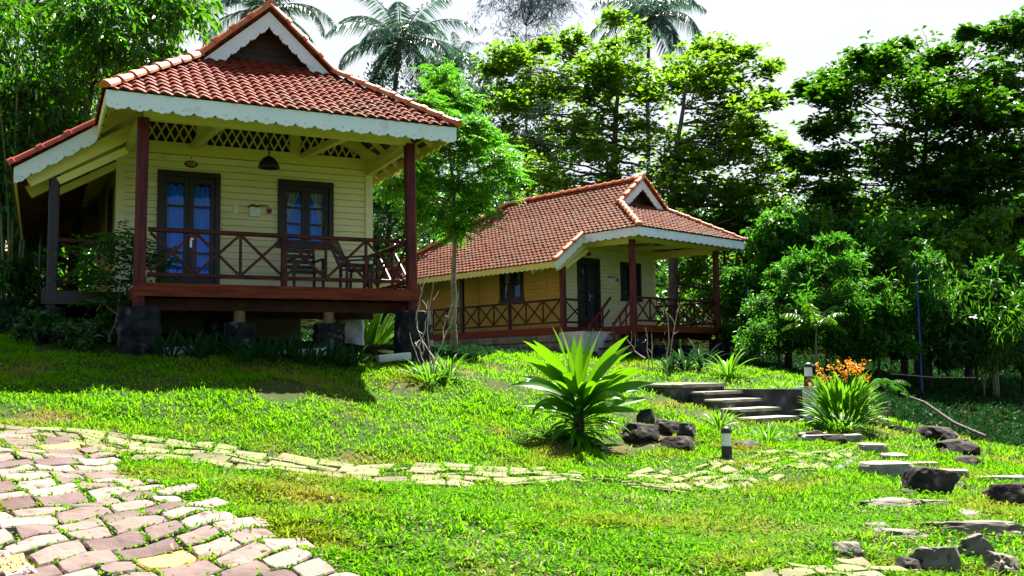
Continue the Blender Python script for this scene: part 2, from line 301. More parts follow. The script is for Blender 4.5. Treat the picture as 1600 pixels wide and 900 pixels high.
def cobbles(mb, P, o, d1, d2, s1, s2, gap, th, jit, lift=.0, drop=.0, extra=None):
    o = np.array(o[:2]); d1 = np.array(d1[:2]); d2 = np.array(d2[:2]); d1 /= np.linalg.norm(d1); d2 /= np.linalg.norm(d2)
    for r in range(-60, 60):
        off = rnd.uniform(0, s1); p = -60*s1 + off; row = r*s2
        while p < 60*s1:
            L = s1*rnd.uniform(.72, 1.35); c = o + d1*(p+L/2) + d2*row
            q0 = p; p += L
            if rnd.random() < drop: continue
            if not inpoly(np.array([c[0]]), np.array([c[1]]), P)[0]: continue
            cor = []
            for a, b in ((0,0),(.5,-.03),(1,0),(1.03,.5),(1,1),(.5,1.03),(0,1),(-.03,.5)):
                x = o + d1*(q0 + gap + a*(L-2*gap) + rnd.uniform(-jit, jit)) + d2*(row - s2/2 + gap + b*(s2-2*gap) + rnd.uniform(-jit, jit)); cor.append(x)
            A = np.array(cor); occupy(A); z = ground(A[:,0], A[:,1], False); zc = z.mean() + lift + rnd.uniform(-.006, .012)
            cm = A.mean(0); tilt = np.array([rnd.uniform(-.05,.05), rnd.uniform(-.05,.05)])
            v = [];
            for k, x in enumerate(A): v.append((x[0], x[1], z[k]-.05))
            for k, x in enumerate(A): v.append((x[0], x[1], z[k] + lift + th*.6 + (x-cm)@tilt))
            for k, x in enumerate(A):
                y = cm + (x-cm)*.945; v.append((y[0], y[1], z[k] + lift + th + (y-cm)@tilt + rnd.uniform(-.004,.004)))
            v.append((cm[0], cm[1], z.mean() + lift + th + .004))
            f = []
            for k in range(8):
                j = (k+1) % 8; f += [(k, j, 8+j, 8+k), (8+k, 8+j, 16+j, 16+k), (16+k, 16+j, 24)]
            mb.add(v, f, extra if (extra is not None and rnd.random() < .03) else 0)
mb = MB(); a = on(338, 811); b = on(102, 867); c = on(190, 725); d = on(500, 868)
cobbles(mb, np.array(P_MAIN), b, a-b, d-c, .30, .225, .016, .024, .014, lift=.004, extra=1)
orange = mat('orange_stone', (.34,.14,.03), (.42,.20,.05), rough=.8, bump=.5)
tag(mb.build('cobbled_path', [MT['cobble'], orange]), kind='structure')
mb = MB(); c1 = on(300, 710); c2 = on(600, 748)
# the narrow path: stones laid in rows across its curve
def ribbon(mb, top, bot, sx, sy, gap, th, jit, drop, lift=.01):
    T = [on(*p) for p in top]; B = [on(*p) for p in bot]
    def samp(L, t):
        d = [0]
        for i in range(1, len(L)): d.append(d[-1] + (L[i]-L[i-1]).length)
        x = t*d[-1]
        for i in range(1, len(L)):
            if x <= d[i] + 1e-9: k = (x-d[i-1])/(d[i]-d[i-1]); return L[i-1].lerp(L[i], k)
        return L[-1]
    n = 400; C = [(samp(T, i/n)+samp(B, i/n))/2 for i in range(n+1)]; s = 0; cur = 0; i = 0
    tot = sum((C[k+1]-C[k]).length for k in range(n)); wm_ = sum((samp(T, k/20)-samp(B, k/20)).length for k in range(21))/21; m = max(2, round(wm_/sy))
    TL_ = [samp(T, k/n) for k in range(n+1)]; BL_ = [samp(B, k/n) for k in range(n+1)]
    def pt(t, w_): k = min(n, max(0, int(t*n))); return BL_[k].lerp(TL_[k], w_)
    lanes = [0] + [(j+rnd.uniform(-.12,.12))/m for j in range(1, m)] + [1]
    for j in range(m):
        t = rnd.uniform(-.01, 0)
        while t < 1:
            L = sx/tot*rnd.uniform(.6, 1.4); t0, t = t, t+L
            wd = (pt(t, 1)-pt(t, 0)).length
            if rnd.random() < drop*(1.8 if j in (0, m-1) else 1): continue
            jw = lambda a: lanes[a] + .06*math.sin(t0*40+a*2.3)*(0 < a < m)
            q = [pt(t0, jw(j)), pt(t, jw(j)), pt(t, jw(j+1)), pt(t0, jw(j+1))]
            cm = sum(q, Vector())/4; ax_ = (q[1]-q[0]); q = [cm + (x-cm)*.985 for x in q]
            e1 = (q[1]-q[0]).normalized()*gap; e2 = (q[3]-q[0]).normalized()*gap
            q = [q[0]+e1+e2, q[1]-e1+e2, q[2]-e1-e2, q[3]+e1-e2]; q = [x + Vector((rnd.uniform(-jit,jit), rnd.uniform(-jit,jit), 0)) for x in q]
            occupy([(x.x, x.y) for x in q]); z = ground([x.x for x in q], [x.y for x in q], False); tl = rnd.uniform(-.008,.010)
            v = [(x.x, x.y, z[k]-.08) for k, x in enumerate(q)] + [(x.x, x.y, z[k]+lift+th*.7+tl) for k, x in enumerate(q)]
            v += [(*(cm+(x-cm)*.90).xy, z[k]+lift+th+tl) for k, x in enumerate(q)]
            f = [(8,9,10,11)]
            for k in range(4): l = (k+1) % 4; f += [(k,l,4+l,4+k), (4+k,4+l,8+l,8+k)]
            mb.add(v, f)
ribbon(mb, P_NARROW_T, P_NARROW_B[::-1], .30, .17, .012, .022, .012, .08, lift=.004)
cobbles(mb, np.array(P_BOT), on(1300,900), Vector((1,.15,0)), Vector((0,1,0)), .25, .18, .015, .04, .01)
tag(mb.build('footpath', MT['cobble2']), kind='structure')
mb = MB()
ribbon(mb, [(925,746),(1000,736),(1080,724),(1150,712),(1250,704),(1345,697)], [(930,758),(1020,768),(1120,772),(1210,757),(1290,736),(1350,706)], .32, .16, .028, .022, .014, .22, lift=.002)
tag(mb.build('mossy_path', MT['cobble2']), kind='structure')
# pebble mosaic in the near corner
mb = MB(); Pp = np.array(P_PEB); n = 14
lo, hi = Pp.min(0), Pp.max(0)
vv = [(x, y, float(ground(np.array([x]), np.array([y]))[0])+.028) for x, y in P_PEB]; k = len(vv)
mb.add(vv + [(x, y, z-.15) for x, y, z in vv], [tuple(range(k))] + [(i, (i+1) % k, k+(i+1) % k, k+i) for i in range(k)], 0)
for _ in range(260):
    x, y = rnd.uniform(lo[0], hi[0]), rnd.uniform(lo[1], hi[1])
    if not inpoly(np.array([x]), np.array([y]), Pp)[0]: continue
    z = gz(x, y)+.029; a = rnd.uniform(0, 6.3); rr = rnd.uniform(.012, .026)
    ring = [(x+math.cos(t)*rr*math.cos(a)-math.sin(t)*rr*.5*math.sin(a), y+math.cos(t)*rr*math.sin(a)+math.sin(t)*rr*.5*math.cos(a)) for t in [i*math.pi/4 for i in range(8)]]
    mb.add([(p, q, z) for p, q in ring] + [(x, y, z+.012)], [(i, (i+1) % 8, 8) for i in range(8)], 1)
peb = mat('pebble', (.10,.03,.025), (.30,.22,.10), rough=.4, island=1)
tag(mb.build('pebble_pavement', [mat('mortar', (.22,.21,.19), (.32,.31,.29), rough=.9, bump=.6), peb]), kind='structure')
# ------------------------------------------------------------------ bungalow
def fascia(mb, p, q, depth, th=.03, lobe=.28, out=Vector((0,-1,0)), m=0):
    """board with a scalloped lower edge from p to q (its top line)"""
    p, q, out = Vector(p), Vector(q), Vector(out).normalized(); L = (q-p).length; d = (q-p)/L; n = max(1, round(L/lobe)); st = 14
    up = Vector((0,0,1)); N = n*st; top = []; bot = []
    for i in range(N+1):
        f = (i % st)/st
        s = abs(math.sin(math.pi*(f*1.0))) ; lo = .045*s if f < .62 else .045*s
        e = .04*abs(math.sin(math.pi*f)) + .020*abs(math.sin(math.pi*3*f))
        a = p + d*(L*i/N); top.append(a); bot.append(a - up*(depth - .04 + e))
    v = top + bot + [a - out*th for a in top] + [a - out*th for a in bot]; k = N+1; f = []
    for i in range(N):
        f += [(i, i+1, k+i+1, k+i), (2*k+i, 3*k+i, 3*k+i+1, 2*k+i+1), (k+i, k+i+1, 3*k+i+1, 3*k+i), (i+1, i, 2*k+i, 2*k+i+1)]
    f += [(0, k, 3*k, 2*k), (N, 2*k+N, 3*k+N, k+N)]
    mb.add(v, f, m)
    for j in range(n):
        c = p + d*(L*(j+.5)/n) - up*(depth-.05) + out*.003; r = .008
        mb.add([c + d*(r*math.cos(t)) + up*(r*math.sin(t)) for t in [i*math.pi/3 for i in range(6)]], [tuple(range(6))], m+1)
def tiles(mb, O, S, T, tlen, smin, smax, row=.172, wd=.172, m=0):
    """rows of S profile tiles on the plane through O; S across, T up the slope"""
    O, S, T = Vector(O), Vector(S).normalized(), Vector(T).normalized(); N = S.cross(T)
    if N.z < 0: N = -N
    nr = max(1, round(tlen/row)); row = tlen/nr; sub = 6
    for r in range(nr):
        t0 = r*row; a, b = smin(t0+row/2), smax(t0+row/2)
        if b-a < .03: continue
        jt = 0; off = (r % 2)*wd*.5; i0 = math.floor((a-off)/wd*sub); i1 = math.ceil((b-off)/wd*sub); cols = []
        for i in range(i0, i1+1):
            s = min(max(off + i*wd/sub, a), b); ph = 2*math.pi*((off + i*wd/sub)/wd)
            jt = rnd.uniform(-.004, .004) if i % sub == 0 else jt; hgt = .019*math.sin(ph) + .007*math.sin(2*ph+.8) + jt; lip = .018*math.cos(ph) + jt*1.5
            base = O + S*s
            cols.append((base + T*(t0-.015+lip) + N*(.018+hgt), base + T*(t0-.015+lip) + N*(.046+hgt), base + T*(t0+row*.5) + N*(.034+hgt*.9), base + T*(t0+row+.01) + N*(.016+hgt*.8)))
        k = len(cols); v = [c[j] for j in range(4) for c in cols]
        f = [(j*k+i, j*k+i+1, (j+1)*k+i+1, (j+1)*k+i) for j in range(3) for i in range(k-1)]
        mb.add(v, f, m)
def caps(mb, p, q, r=.10, L=.36, m=0):
    """half round ridge tiles from the lower end p to the upper end q, each lapping the last"""
    p, q = Vector(p), Vector(q); d = (q-p).normalized(); side = d.cross(Vector((0,0,1))).normalized(); up = side.cross(d)
    n = max(1, round((q-p).length/L)); L = (q-p).length/n; K = 8
    for i in range(n):
        a = p + d*(L*i); jl = rnd.uniform(-.006,.006)
        secs = [(-.03, 1.18), (.05, 1.22), (.055, 1.04), (L+.02, .90)]; v = []
        for s, k in secs:
            c = a + d*s + up*(.0+jl)
            for j in range(K+1):
                t = math.pi*j/K; v.append(c + side*(r*k*math.cos(t)) + up*(r*k*math.sin(t)*1.0))
        f = [(x*(K+1)+j, x*(K+1)+j+1, (x+1)*(K+1)+j+1, (x+1)*(K+1)+j) for x in range(3) for j in range(K)]
        f.append(tuple(range(K, -1, -1)))
        mb.add(v, f, m)
def planks(mb, wfun, ax, a0, a1, z0, z1, opens=(), hgt=.115, th=.022, m=0):
    """weatherboards; wfun(a, out, z) gives the point"""
    n = round((z1-z0)/hgt); hgt = (z1-z0)/n
    for i in range(n):
        b0 = z0 + i*hgt; cuts = sorted({b0, b0+hgt} | {z for o in opens for z in (o[2], o[3]) if b0 < z < b0+hgt})
        for zl, zh in zip(cuts[:-1], cuts[1:]):
            mid = (zl+zh)/2; seg = [(a0, a1)]
            for o in opens:
                if o[2] < mid < o[3]:
                    seg = [t for s in seg for t in ((s[0], min(s[1], o[0])), (max(s[0], o[1]), s[1])) if t[1]-t[0] > .01]
            for x0, x1 in seg:
                g = .008 if zh == b0+hgt else 0; pr = [(0, zl), (th, zl), (th, zh-g-.004), (th-.006, zh-g), (0, zh-g), (0, zh)] if g else [(0, zl), (th, zl), (th, zh), (0, zh)]
                v = [wfun(x0, o_, z_) for o_, z_ in pr] + [wfun(x1, o_, z_) for o_, z_ in pr]; k = len(pr)
                mb.add(v, [(j, (j+1) % k, k+(j+1) % k, k+j) for j in range(k)] + [tuple(range(k)), tuple(range(2*k-1, k-1, -1))], m)
def opening(house, kind, wf, a0, a1, z0, z1, leaves=2, rows=3, curt=('blue',), sill=False, handle=True):
    """door or window standing in the wall: frame, leaves, glass, curtains"""
    fr = MB(); W = .085
    def B(mb, x0, x1, o0, o1, zz0, zz1, m=0):
        v = [wf(x, o, z) for z in (zz0, zz1) for o in (o0, o1) for x in (x0, x1)]
        mb.add(v, [(0,2,3,1),(4,5,7,6),(0,1,5,4),(2,6,7,3),(0,4,6,2),(1,3,7,5)], m)
    B(fr, a0, a0+W, -.06, .055, z0, z1); B(fr, a1-W, a1, -.06, .055, z0, z1); B(fr, a0+W, a1-W, -.06, .055, z1-W*1.1, z1)
    if sill: B(fr, a0-.03, a1+.03, -.06, .075, z0-.05, z0+.03)
    root = fr.build(kind, MT['frame'], house)
    gl = MB(); cu = MB(); lw = (a1-a0-2*W)/leaves
    for l in range(leaves):
        x0 = a0+W+l*lw+.003; x1 = x0+lw-.006; st = .075; lf = MB(); zt = z1-W*1.1-.004; zb = z0+(.03 if sill else .01)
        kick = .36 if kind == 'door' else .07
        B(lf, x0, x0+st, -.025, .02, zb, zt); B(lf, x1-st, x1, -.025, .02, zb, zt); B(lf, x0+st, x1-st, -.025, .02, zt-.10, zt); B(lf, x0+st, x1-st, -.025, .02, zb, zb+kick)
        gz0, gz1 = zb+kick, zt-.10
        for r in range(1, rows):
            z = gz0 + (gz1-gz0)*r/rows; B(lf, x0+st, x1-st, -.018, .012, z-.018, z+.018)
        if kind == 'window': xm = (x0+x1)/2
        lf.build('leaf' if kind == 'door' else 'sash', MT['frame'], root)
        gl.add([wf(x0+st, -.003, gz0), wf(x1-st, -.003, gz0), wf(x1-st, -.003, gz1), wf(x0+st, -.003, gz1)], [(0,1,2,3)])
        n = 40; v = []
        for i in range(n+1):
            f = i/n; x = x0 + (x1-x0)*f
            for z in (zb, (zb+zt)*.5, zt-.10-.04*abs(math.sin(f*9))): v.append(wf(x, -.09 - .018*math.sin(f*30+.8*math.sin(f*7)), z))
        cu.add(v, [(i*3+j, i*3+3+j, i*3+4+j, i*3+1+j) for i in range(n) for j in range(2)])
        if 'striped' in curt:
            v = []; s = 1 if l else -1; n = 24
            for i in range(n+1):
                f = i/n
                for g in range(7):
                    zz = gz0 + (gz1-gz0)*g/6; pull = .22+.6*(g/6)**1.6
                    xx = (x1 - (x1-x0)*pull*f) if s > 0 else (x0 + (x1-x0)*pull*f)
                    v.append(wf(xx, -.065 - .012*math.sin(f*26), zz))
            cu.add(v, [(i*7+j, i*7+7+j, i*7+8+j, i*7+1+j) for i in range(n) for j in range(6)], 1)
    gl.build('glass', MT['glass'], root); cu.build('curtain', [MT['curtain'] if 'blue' in curt else MT['frame'], MT['curtainw']], root, smooth=True)
    bk = MB(); bk.add([wf(a0, -.16, z0), wf(a1, -.16, z0), wf(a1, -.16, z1), wf(a0, -.16, z1)], [(0,1,2,3)]); bk.build('backing', MT['frame'], root)  # dark sheet stands in for the unlit room
    if kind == 'door' and handle:
        h = MB(); xm = (a0+a1)/2; B(h, xm+.02, xm+.055, .02, .03, .86, 1.08); B(h, xm+.03, xm+.045, .03, .06, .99, 1.01); B(h, xm+.03, xm+.13, .05, .065, .985, 1.01)
        h.build('handle', MT['metal'], root)
    return root
def railing(house, p, q, nb, posts=(), label=None, zt=.775, zb=.14, mid=()):
    """cross braced railing from p to q in nb bays"""
    p, q = Vector((*p, 0)), Vector((*q, 0)); d = (q-p).normalized(); mb = MB(); L = (q-p).length; up = Vector((0,0,1)); nrm = d.cross(up)
    mb.beam(p+up*zt, q+up*zt, .075, .06, 0, .012); mb.beam(p+up*zb, q+up*zb, .05, .055, 0, .008)
    for i in range(nb):
        a = p + d*(L*i/nb); b = p + d*(L*(i+1)/nb)
        if i: 
            if i in mid: mb.beam(a+up*.005, a+up*(zt+.03), .085, .085, 0, .01)
            else: mb.beam(a+up*(zb+.0275), a+up*(zt-.03), .04, .04, 0, .006)
        e = .03
        mb.beam(a + up*(zb+.04) + d*e + nrm*.008, b + up*(zt-.04) - d*e + nrm*.008, .022, .04, 0); mb.beam(a + up*(zt-.04) + d*e - nrm*.016, b + up*(zb+.04) - d*e - nrm*.016, .022, .04, 0)
    return mb.build('railing', MT['rail'], house)
def bungalow(name, label, loc, rz, E, R, Gz, h2=False):
    H = empty(name, loc, rz); tag(H, label, 'bungalow', 'cream wooden bungalows with clay tile roofs')
    W, o_, os_, g, gw, D, ww, xl, zl, yv = 4.0, .69, .53, 1.16, 1.06, 2.49, 2.1, 3.64, 1.78, 1.35
    m = W/2; YR, YL = (7.0, 10.4); TL = MT['tile2'] if h2 else MT['tile']
    body_back = 9.6; rightwing = False
    # ---- roof field
    mb = MB()
    V3 = lambda x, y, z: Vector((x, y, z))
    # front hip
    T = V3(0, g+o_, Gz-E); tl = T.length*1.12
    fk = lambda t: min(1.0, t/T.length)
    tiles(mb, (0, -o_, E), (1,0,0), T, tl, lambda t: -os_+(m-gw+os_)*fk(t), lambda t: W+os_-(W+os_-m-gw)*fk(t))
    hipy = lambda dx: g + (-o_-g)*(dx-gw)/(m+os_-gw)       # y of the front hip at distance dx from the ridge
    backy = lambda dx: YR + (YL-YR)*dx/xl
    for sgn in (-1, 1):
        segs = [((gw, Gz), (0, R)), ((m+os_, E), (gw, Gz))]
        if sgn < 0: segs.append(((xl, zl), (m+os_, E)))
        for (d0, z0), (d1, z1) in segs:
            T = V3(-sgn*(d0-d1), 0, z1-z0); tl = T.length
            dx = lambda t, d0=d0, d1=d1, tl=tl: d0+(d1-d0)*t/tl
            def ys(t, d0=d0, d1=d1):
                D_ = dx(t)
                if d0 == gw: return g-.02
                if d0 == xl: return yv
                return hipy(D_)
            tiles(mb, (m+sgn*d0, 0, z0), (0,1,0), T, tl, ys, lambda t: backy(dx(t)))
    # back hip
    T = V3(0, -(YL-YR), R-zl); tl = T.length
    tiles(mb, (m, YL, zl), (1,0,0), T, tl, lambda t: -xl*(1-t/tl), lambda t: xl*.8*(1-t/tl))
    roof = mb.build('roof', [TL], H, smooth=False)
    # underside and rafters
    us = MB(); dz = V3(0, 0, -.03)
    def quad(*P): us.add([V3(*p)+dz for p in P], [tuple(range(len(P)))])
    quad((-os_,-o_,E),(W+os_,-o_,E),(m+gw,g,Gz),(m-gw,g,Gz)); quad((m-gw,g,Gz),(m+gw,g,Gz),(m+gw*.8,g+.36,Gz+.2),(m-gw*.8,g+.36,Gz+.2))
    for s in (-1, 1):
        quad((m+s*gw,g,Gz),(m,g,R),(m,YR,R),(m+s*gw,backy(gw),Gz)); quad((m+s*(m+os_),-o_,E),(m+s*gw,g,Gz),(m+s*gw,backy(gw),Gz),(m+s*(m+os_),backy(m+os_),E))
    quad((m-xl,yv,zl),(-os_,yv,E),(-os_,backy(m+os_),E),(m-xl,YL,zl)); quad((m-xl,YL,zl),(m,YR,R),(m+xl*.8,YL,zl))
    rf = MB(); dn = V3(0,0,-.09)
    for y in np.arange(-.3, 8.6, .55):
        d0 = m+os_-.04; z0 = E
        d1 = gw if y > g else gw+(m+os_-gw)*(g-y)/(g+o_)
        if d1 < d0-.15:
            z1 = E+(Gz-E)*(m+os_-d1)/(m+os_-gw); 
            for s in (-1, 1): rf.beam(V3(m+s*d0, y, z0)+dn, V3(m+s*d1, y, z1)+dn, .05, .08)
    for k in range(5):
        f = k/5+.08; dd = m+os_-(m+os_-gw)*f; z = E+(Gz-E)*f
        for s in (-1, 1): rf.beam(V3(m+s*dd, hipy(dd)+.05, z-.045), V3(m+s*dd, 8.8, z-.045), .035, .025)
        y = -o_+(g+o_)*f; xa = -os_+(m-gw+os_)*f; rf.beam(V3(xa+.05, y, z-.045), V3(W-xa-.05, y, z-.045), .035, .025)
    for x in np.arange(.1, 4, .55):
        lim = g if m-gw < x < m+gw else -o_ + (g+o_)*((x+os_) if x < m else (W+os_-x))/(m+os_-gw)
        rf.beam(V3(x, -o_+.03, E)+dn, V3(x, lim, E+(Gz-E)*(lim+o_)/(g+o_))+dn, .05, .08)
    for y in np.arange(yv+.5, 9.5, .55): us.beam(V3(m-xl+.05, y, zl)+dn, V3(-os_, y, E)+dn, .05, .08)  # wing rafters given the dark underside colour for the deep shade there
    for s in (-1, 1): rf.beam(V3(m+s*(m+os_-.05), -o_+.05, E-.10), V3(m+s*gw, g, Gz-.10), .07, .12)
    rf.build('rafters', MT['yellow'], roof); us.build('underside', MT['soffit'], roof)
    # ridge tiles
    cp = MB(); e = .035
    caps(cp, (m, g-.05, R+e), (m, YR, R+e))
    for s in (-1, 1):
        caps(cp, (m+s*(gw+.03), g-.02, Gz+.02), (m, g-.02, R+.05), r=.105, L=.34)
        caps(cp, (m+s*(m+os_), -o_, E+.03), (m+s*(gw+.02), g-.03, Gz+.05), r=.085, L=.34)
    caps(cp, (m-xl, YL, zl+e), (m, YR, R+e)); caps(cp, (m+xl*.8, YL, zl+e), (m, YR, R+e))
    cp.build('ridge_tiles', MT['cap'], roof)
    cp = MB(); caps(cp, (m-xl-.02, yv-.02, zl+.03), (-os_-.02, yv-.02, E+.02), r=.09, L=.40)
    cp.build('verge_tiles', MT['caplow'] if not h2 else MT['cap'], roof)
    # barge and fascia boards
    fb = MB(); zo = E-.005
    fascia(fb, (-os_, -o_, zo), (W+os_, -o_, zo), .235, out=(0,-1,0))
    fascia(fb, (m-xl, yv-.03, zl-.0), (-os_-.0, yv-.03, E-.0), .25, out=(0,-1,0))
    fascia(fb, (m-gw-.0, g-.03, Gz-.02), (m, g-.03, R-.02), .27, out=(0,-1,0), lobe=.2); fascia(fb, (m, g-.03, R-.02), (m+gw, g-.03, Gz-.02), .27, out=(0,-1,0), lobe=.2)
    if h2: fascia(fb, (-os_-.004, yv, E), (-os_-.004, -o_+.03, E), .235, out=(-1,0,0))
    fb.build('fascia', [MT['white'], MT['frame']], roof)
    fb = MB()
    if not h2: fascia(fb, (-os_-.004, yv, E), (-os_-.004, -o_+.03, E), .20, out=(-1,0,0))
    fascia(fb, (W+os_+.004, -o_+.03, E), (W+os_+.004, backy(m+os_), E), .18, out=(1,0,0))
    fascia(fb, (m-xl-.004, YL, zl), (m-xl-.004, yv, zl), .17, out=(-1,0,0), lobe=.2)
    fb.build('side_fascia', [MT['yellow'], MT['frame']], roof)
    # gablet wall of dark boards
    gb = MB(); n = 8; yy = g+.30
    for i in range(n):
        z0 = Gz-.05 + (R-Gz)*i/n; z1 = z0 + (R-Gz)/n - .008; w0 = gw*(1-max(0, i-.3)/n)-.05; w1 = gw*(1-(i+1)/n)
        gb.add([V3(m-w0,yy,z0),V3(m+w0,yy,z0),V3(m+w1,yy,z1),V3(m-w1,yy,z1),V3(m-w0,yy+.03,z0),V3(m+w0,yy+.03,z0),V3(m+w1,yy+.03,z1),V3(m-w1,yy+.03,z1)],[(0,1,2,3),(4,7,6,5),(0,4,5,1),(3,2,6,7)])
    gb.build('gable_boards', MT['dwood'], roof)
    # ---- walls
    x0, x1 = m-ww, m+ww; zt = 2.43; fl = lambda z: .10*(1-z/2.5)**1.5 if z < 2.5 else 0
    dx0, dx1, wx0, wx1, wz0, wz1 = .45, 1.47, 2.45, 3.45, .97, 2.14
    wm = MB()
    front = lambda a, o, z: V3(a, D-o, z)
    planks(wm, front, 0, x0-.02, x1+.02, .0, zt, opens=[(dx0, dx1, -.1, 2.15), (wx0, wx1, wz0, wz1)])
    wm.box(x1-.05, x1+.09, D-.045, D+.05, 0, zt+.2); wm.box(x0-.09, x0+.05, D-.045, D+.05, 0, zt+.2)
    rgt = lambda a, o, z: V3(x1+o, a, z)
    planks(wm, rgt, 1, D+.05, body_back, 0, 2.75)
    wm.build('wall', MT['wall'], H)
    wm = MB(); lft = lambda a, o, z: V3(x0-o, a, z)
    sw = (4.15, 5.2, .97, 2.1)
    planks(wm, lft, 1, D+.05, body_back, 0, 2.85, opens=[sw] if True else [])
    for y in (3.2, 6.2): wm.box(x0-.035, x0-.022, y-.03, y+.03, .0, 2.8)
    wm.build('side_wall', MT['ywall'], H)
    bw = MB(); bw.box(x0, x1, body_back, body_back+.1, -.2, 3); bw.box(x0+.02, x1-.02, D+.02, body_back, -.12, -.02); bw.build('back_wall', MT['ywall'], H)
    opening(H, 'door', front, dx0, dx1, 0.0, 2.15, rows=4, curt=('blue',) if not h2 else ('none',))
    opening(H, 'window', front, wx0, wx1, wz0, wz1, rows=3, curt=('blue', 'striped') if not h2 else ('none',), sill=True)
    opening(H, 'window', lambda a, o, z: V3(x0-o, a, z), *sw, rows=2, curt=('none', 'striped'), sill=True)
    # wall plate, lattice frieze
    bm = MB(); bm.box(x0-.06, x1+.06, D-.06, D+.06, zt+.003, zt+.20)
    for x in (1.15, 2.75): bm.box(x-.09, x+.09, D-.05, D+.05, zt+.20, 2.98)
    for x in (x0+.06, x1-.06): bm.box(x-.06, x+.06, D-.05, D+.05, zt+.20, zt+.29)
    bm.box(.36, 3.64, D-.05, D+.05, 2.98, 3.08)
    bm.beam((0, 0, 2.405), (W, 0, 2.405), .10, .13)                     # front beam on the posts
    for x, xx in ((0, x0), (W, x1)): bm.beam((x, .05, 2.34), (xx, D-.05, 2.40), .09, .17)
    for x in (1.0, 2.9): bm.beam((x, D-.06, 2.58), (x+.1, .05, 2.42), .11, .10)   # tie beams
    bm.beam((x1, D-.06, 2.48), (W-.05, .2, 2.40), .10, .12)
    bm.beam((x1-.5, D-.05, 2.95), (x1+.62, D-.04, 2.42), .10, .16)      # diagonal brace at the corner
    for yy_ in (yv+.14, yv+1.1):                                       # wing rafters
        bm.beam((-.02, yy_, 2.52), (m-xl+.18, yy_, 1.62), .07, .20)
        bm.beam((-.10, yy_+.05, 2.22), (-1.05, yy_+.05, 1.66), .06, .11)
    bm.beam((-1.1, 1.6, 1.80), (-1.1, 8.6, 1.80), .09, .14)
    bm.build('beams', MT['yellow'], H)
    lt = MB(); z0, z1 = zt+.20, 2.98; hh = z1-z0; k = hh*.52
    for c0, c1 in ((x0+.11, 1.06), (1.24, 2.66), (2.84, x1-.11)):
        for s in (1, -1):
            a = c0 - k
            while a < c1 + k:
                p, q = (a, z0), (a + k*s, z1)
                if s < 0: p, q = (a+k, z0), (a, z1)
                # clip to the bay
                P = []
                t0, t1 = 0, 1; dxx = q[0]-p[0]
                ta, tb = sorted(((c0-p[0])/dxx, (c1-p[0])/dxx)); t0, t1 = max(t0, ta), min(t1, tb)
                zr = lambda t: E+(Gz-E)*(m+os_-abs(p[0]+dxx*t-m))/(m+os_-gw)-.10-(p[1]+hh*t)
                while t1 > t0 and zr(t1) < 0: t1 -= .02
                while t0 < t1 and zr(t0) < 0: t0 += .02
                if t1-t0 > .05: lt.beam((p[0]+dxx*t0, D-.02-.012*s, p[1]+hh*t0), (p[0]+dxx*t1, D-.02-.012*s, p[1]+hh*t1), .010, .026, up=(0,1,0)) if False else lt.beam((p[0]+dxx*t0, D-.02-.012*s, p[1]+hh*t0), (p[0]+dxx*t1, D-.02-.012*s, p[1]+hh*t1), .012, .028)
                a += .145
    lt.build('lattice', MT['yellow'], H)
    at_ = MB(); at_.add([V3(x0,D+.3,zt),V3(x1,D+.3,zt),V3(x1,D+.3,3.0),V3(m+gw,D+.3,Gz-.1),V3(m-gw,D+.3,Gz-.1),V3(x0,D+.3,3.0)], [(0,1,2,3,4,5)]); at_.build('attic_dark_panel', MT['dwood'], H)  # dark board added in place of the unlit attic behind the lattice
    # ---- posts
    def post(x, y, z0, z1, r=.085, lean=0):
        p = MB(); p.beam((x+lean, y, z0), (x, y, z1), .155, .155, 0, .02) if not h2 else p.tube([(x+lean, y, z0), (x, y, (z0+z1)/2), (x, y, z1)], [.105, .10, .09], 14)
        p.build('post', MT['rwood'], H)
    post(0, 0, -.33, 2.36, lean=-.02); post(W, 0, -.33, 2.36, lean=.03)
    p = MB(); p.beam((-1.1, 1.6, -.25), (-1.1, 1.6, 1.98), .15, .15, 0, .02); p.build('post', MT['frame'] if not h2 else MT['rwood'], H)
    for y in (5.9, 9.4):
        p = MB(); p.beam((-1.1, y, -.25), (-1.1, y, 1.75), .13, .13, 0, .02); p.build('post', MT['frame'] if h2 else MT['rail'], H)
    # ---- deck
    dk = MB()
    for i in range(28): dk.box(-.05, W+.05, -.06+i*.0935, -.06+i*.0935+.087, -.03, -.002)
    for i in range(78): dk.box(-1.2, x0-.03, 1.5+i*.1, 1.594+i*.1, -.032, -.004)
    dk.build('deck', MT['rail'], H)
    db = MB(); db.box(-.06, W+.14, -.10, -.064, -.175, .012); db.box(-.09, -.053, -.10, D, -.20, -.034); db.box(W+.053, W+.09, -.06, D, -.20, -.034)
    db.build('deck_edge', MT['rwoodh'], H)
    db = MB(); db.box(-1.24, -1.2, 1.46, 9.4, -.2, .0); db.box(-1.2, -.1, 1.46, 1.5, -.2, .0); db.build('gallery_edge', MT['rwoodh'] if h2 else MT['frame'], H)  # near gallery edge coloured black for the darkness under the wing
    jb = MB(); jb.beam((-.05, .35, -.26), (W+.1, .35, -.26), .10, .17); jb.beam((-.05, 2.2, -.26), (W+.1, 2.2, -.26), .10, .17)
    for x in (.7, 1.4, 2.1, 2.8, 3.5): jb.beam((x, 0, -.11), (x, 2.3, -.11), .06, .14)
    jb.build('joists', MT['rail'], H)
    # ---- railings
    railing(H, (.09, 0), (W-.09, 0), 6, mid=(3,))
    if not h2: railing(H, (0, .09), (0, 1.5), 2)
    railing(H, (-1.1, 1.7), (-1.1, 5.82), 6, mid=(3,)); railing(H, (-1.1, 5.98), (-1.1, 9.32), 5); railing(H, (-1.02, 1.6), (-.2, 1.6), 1)
    railing(H, (W, .09), (W, 2.35), 3)
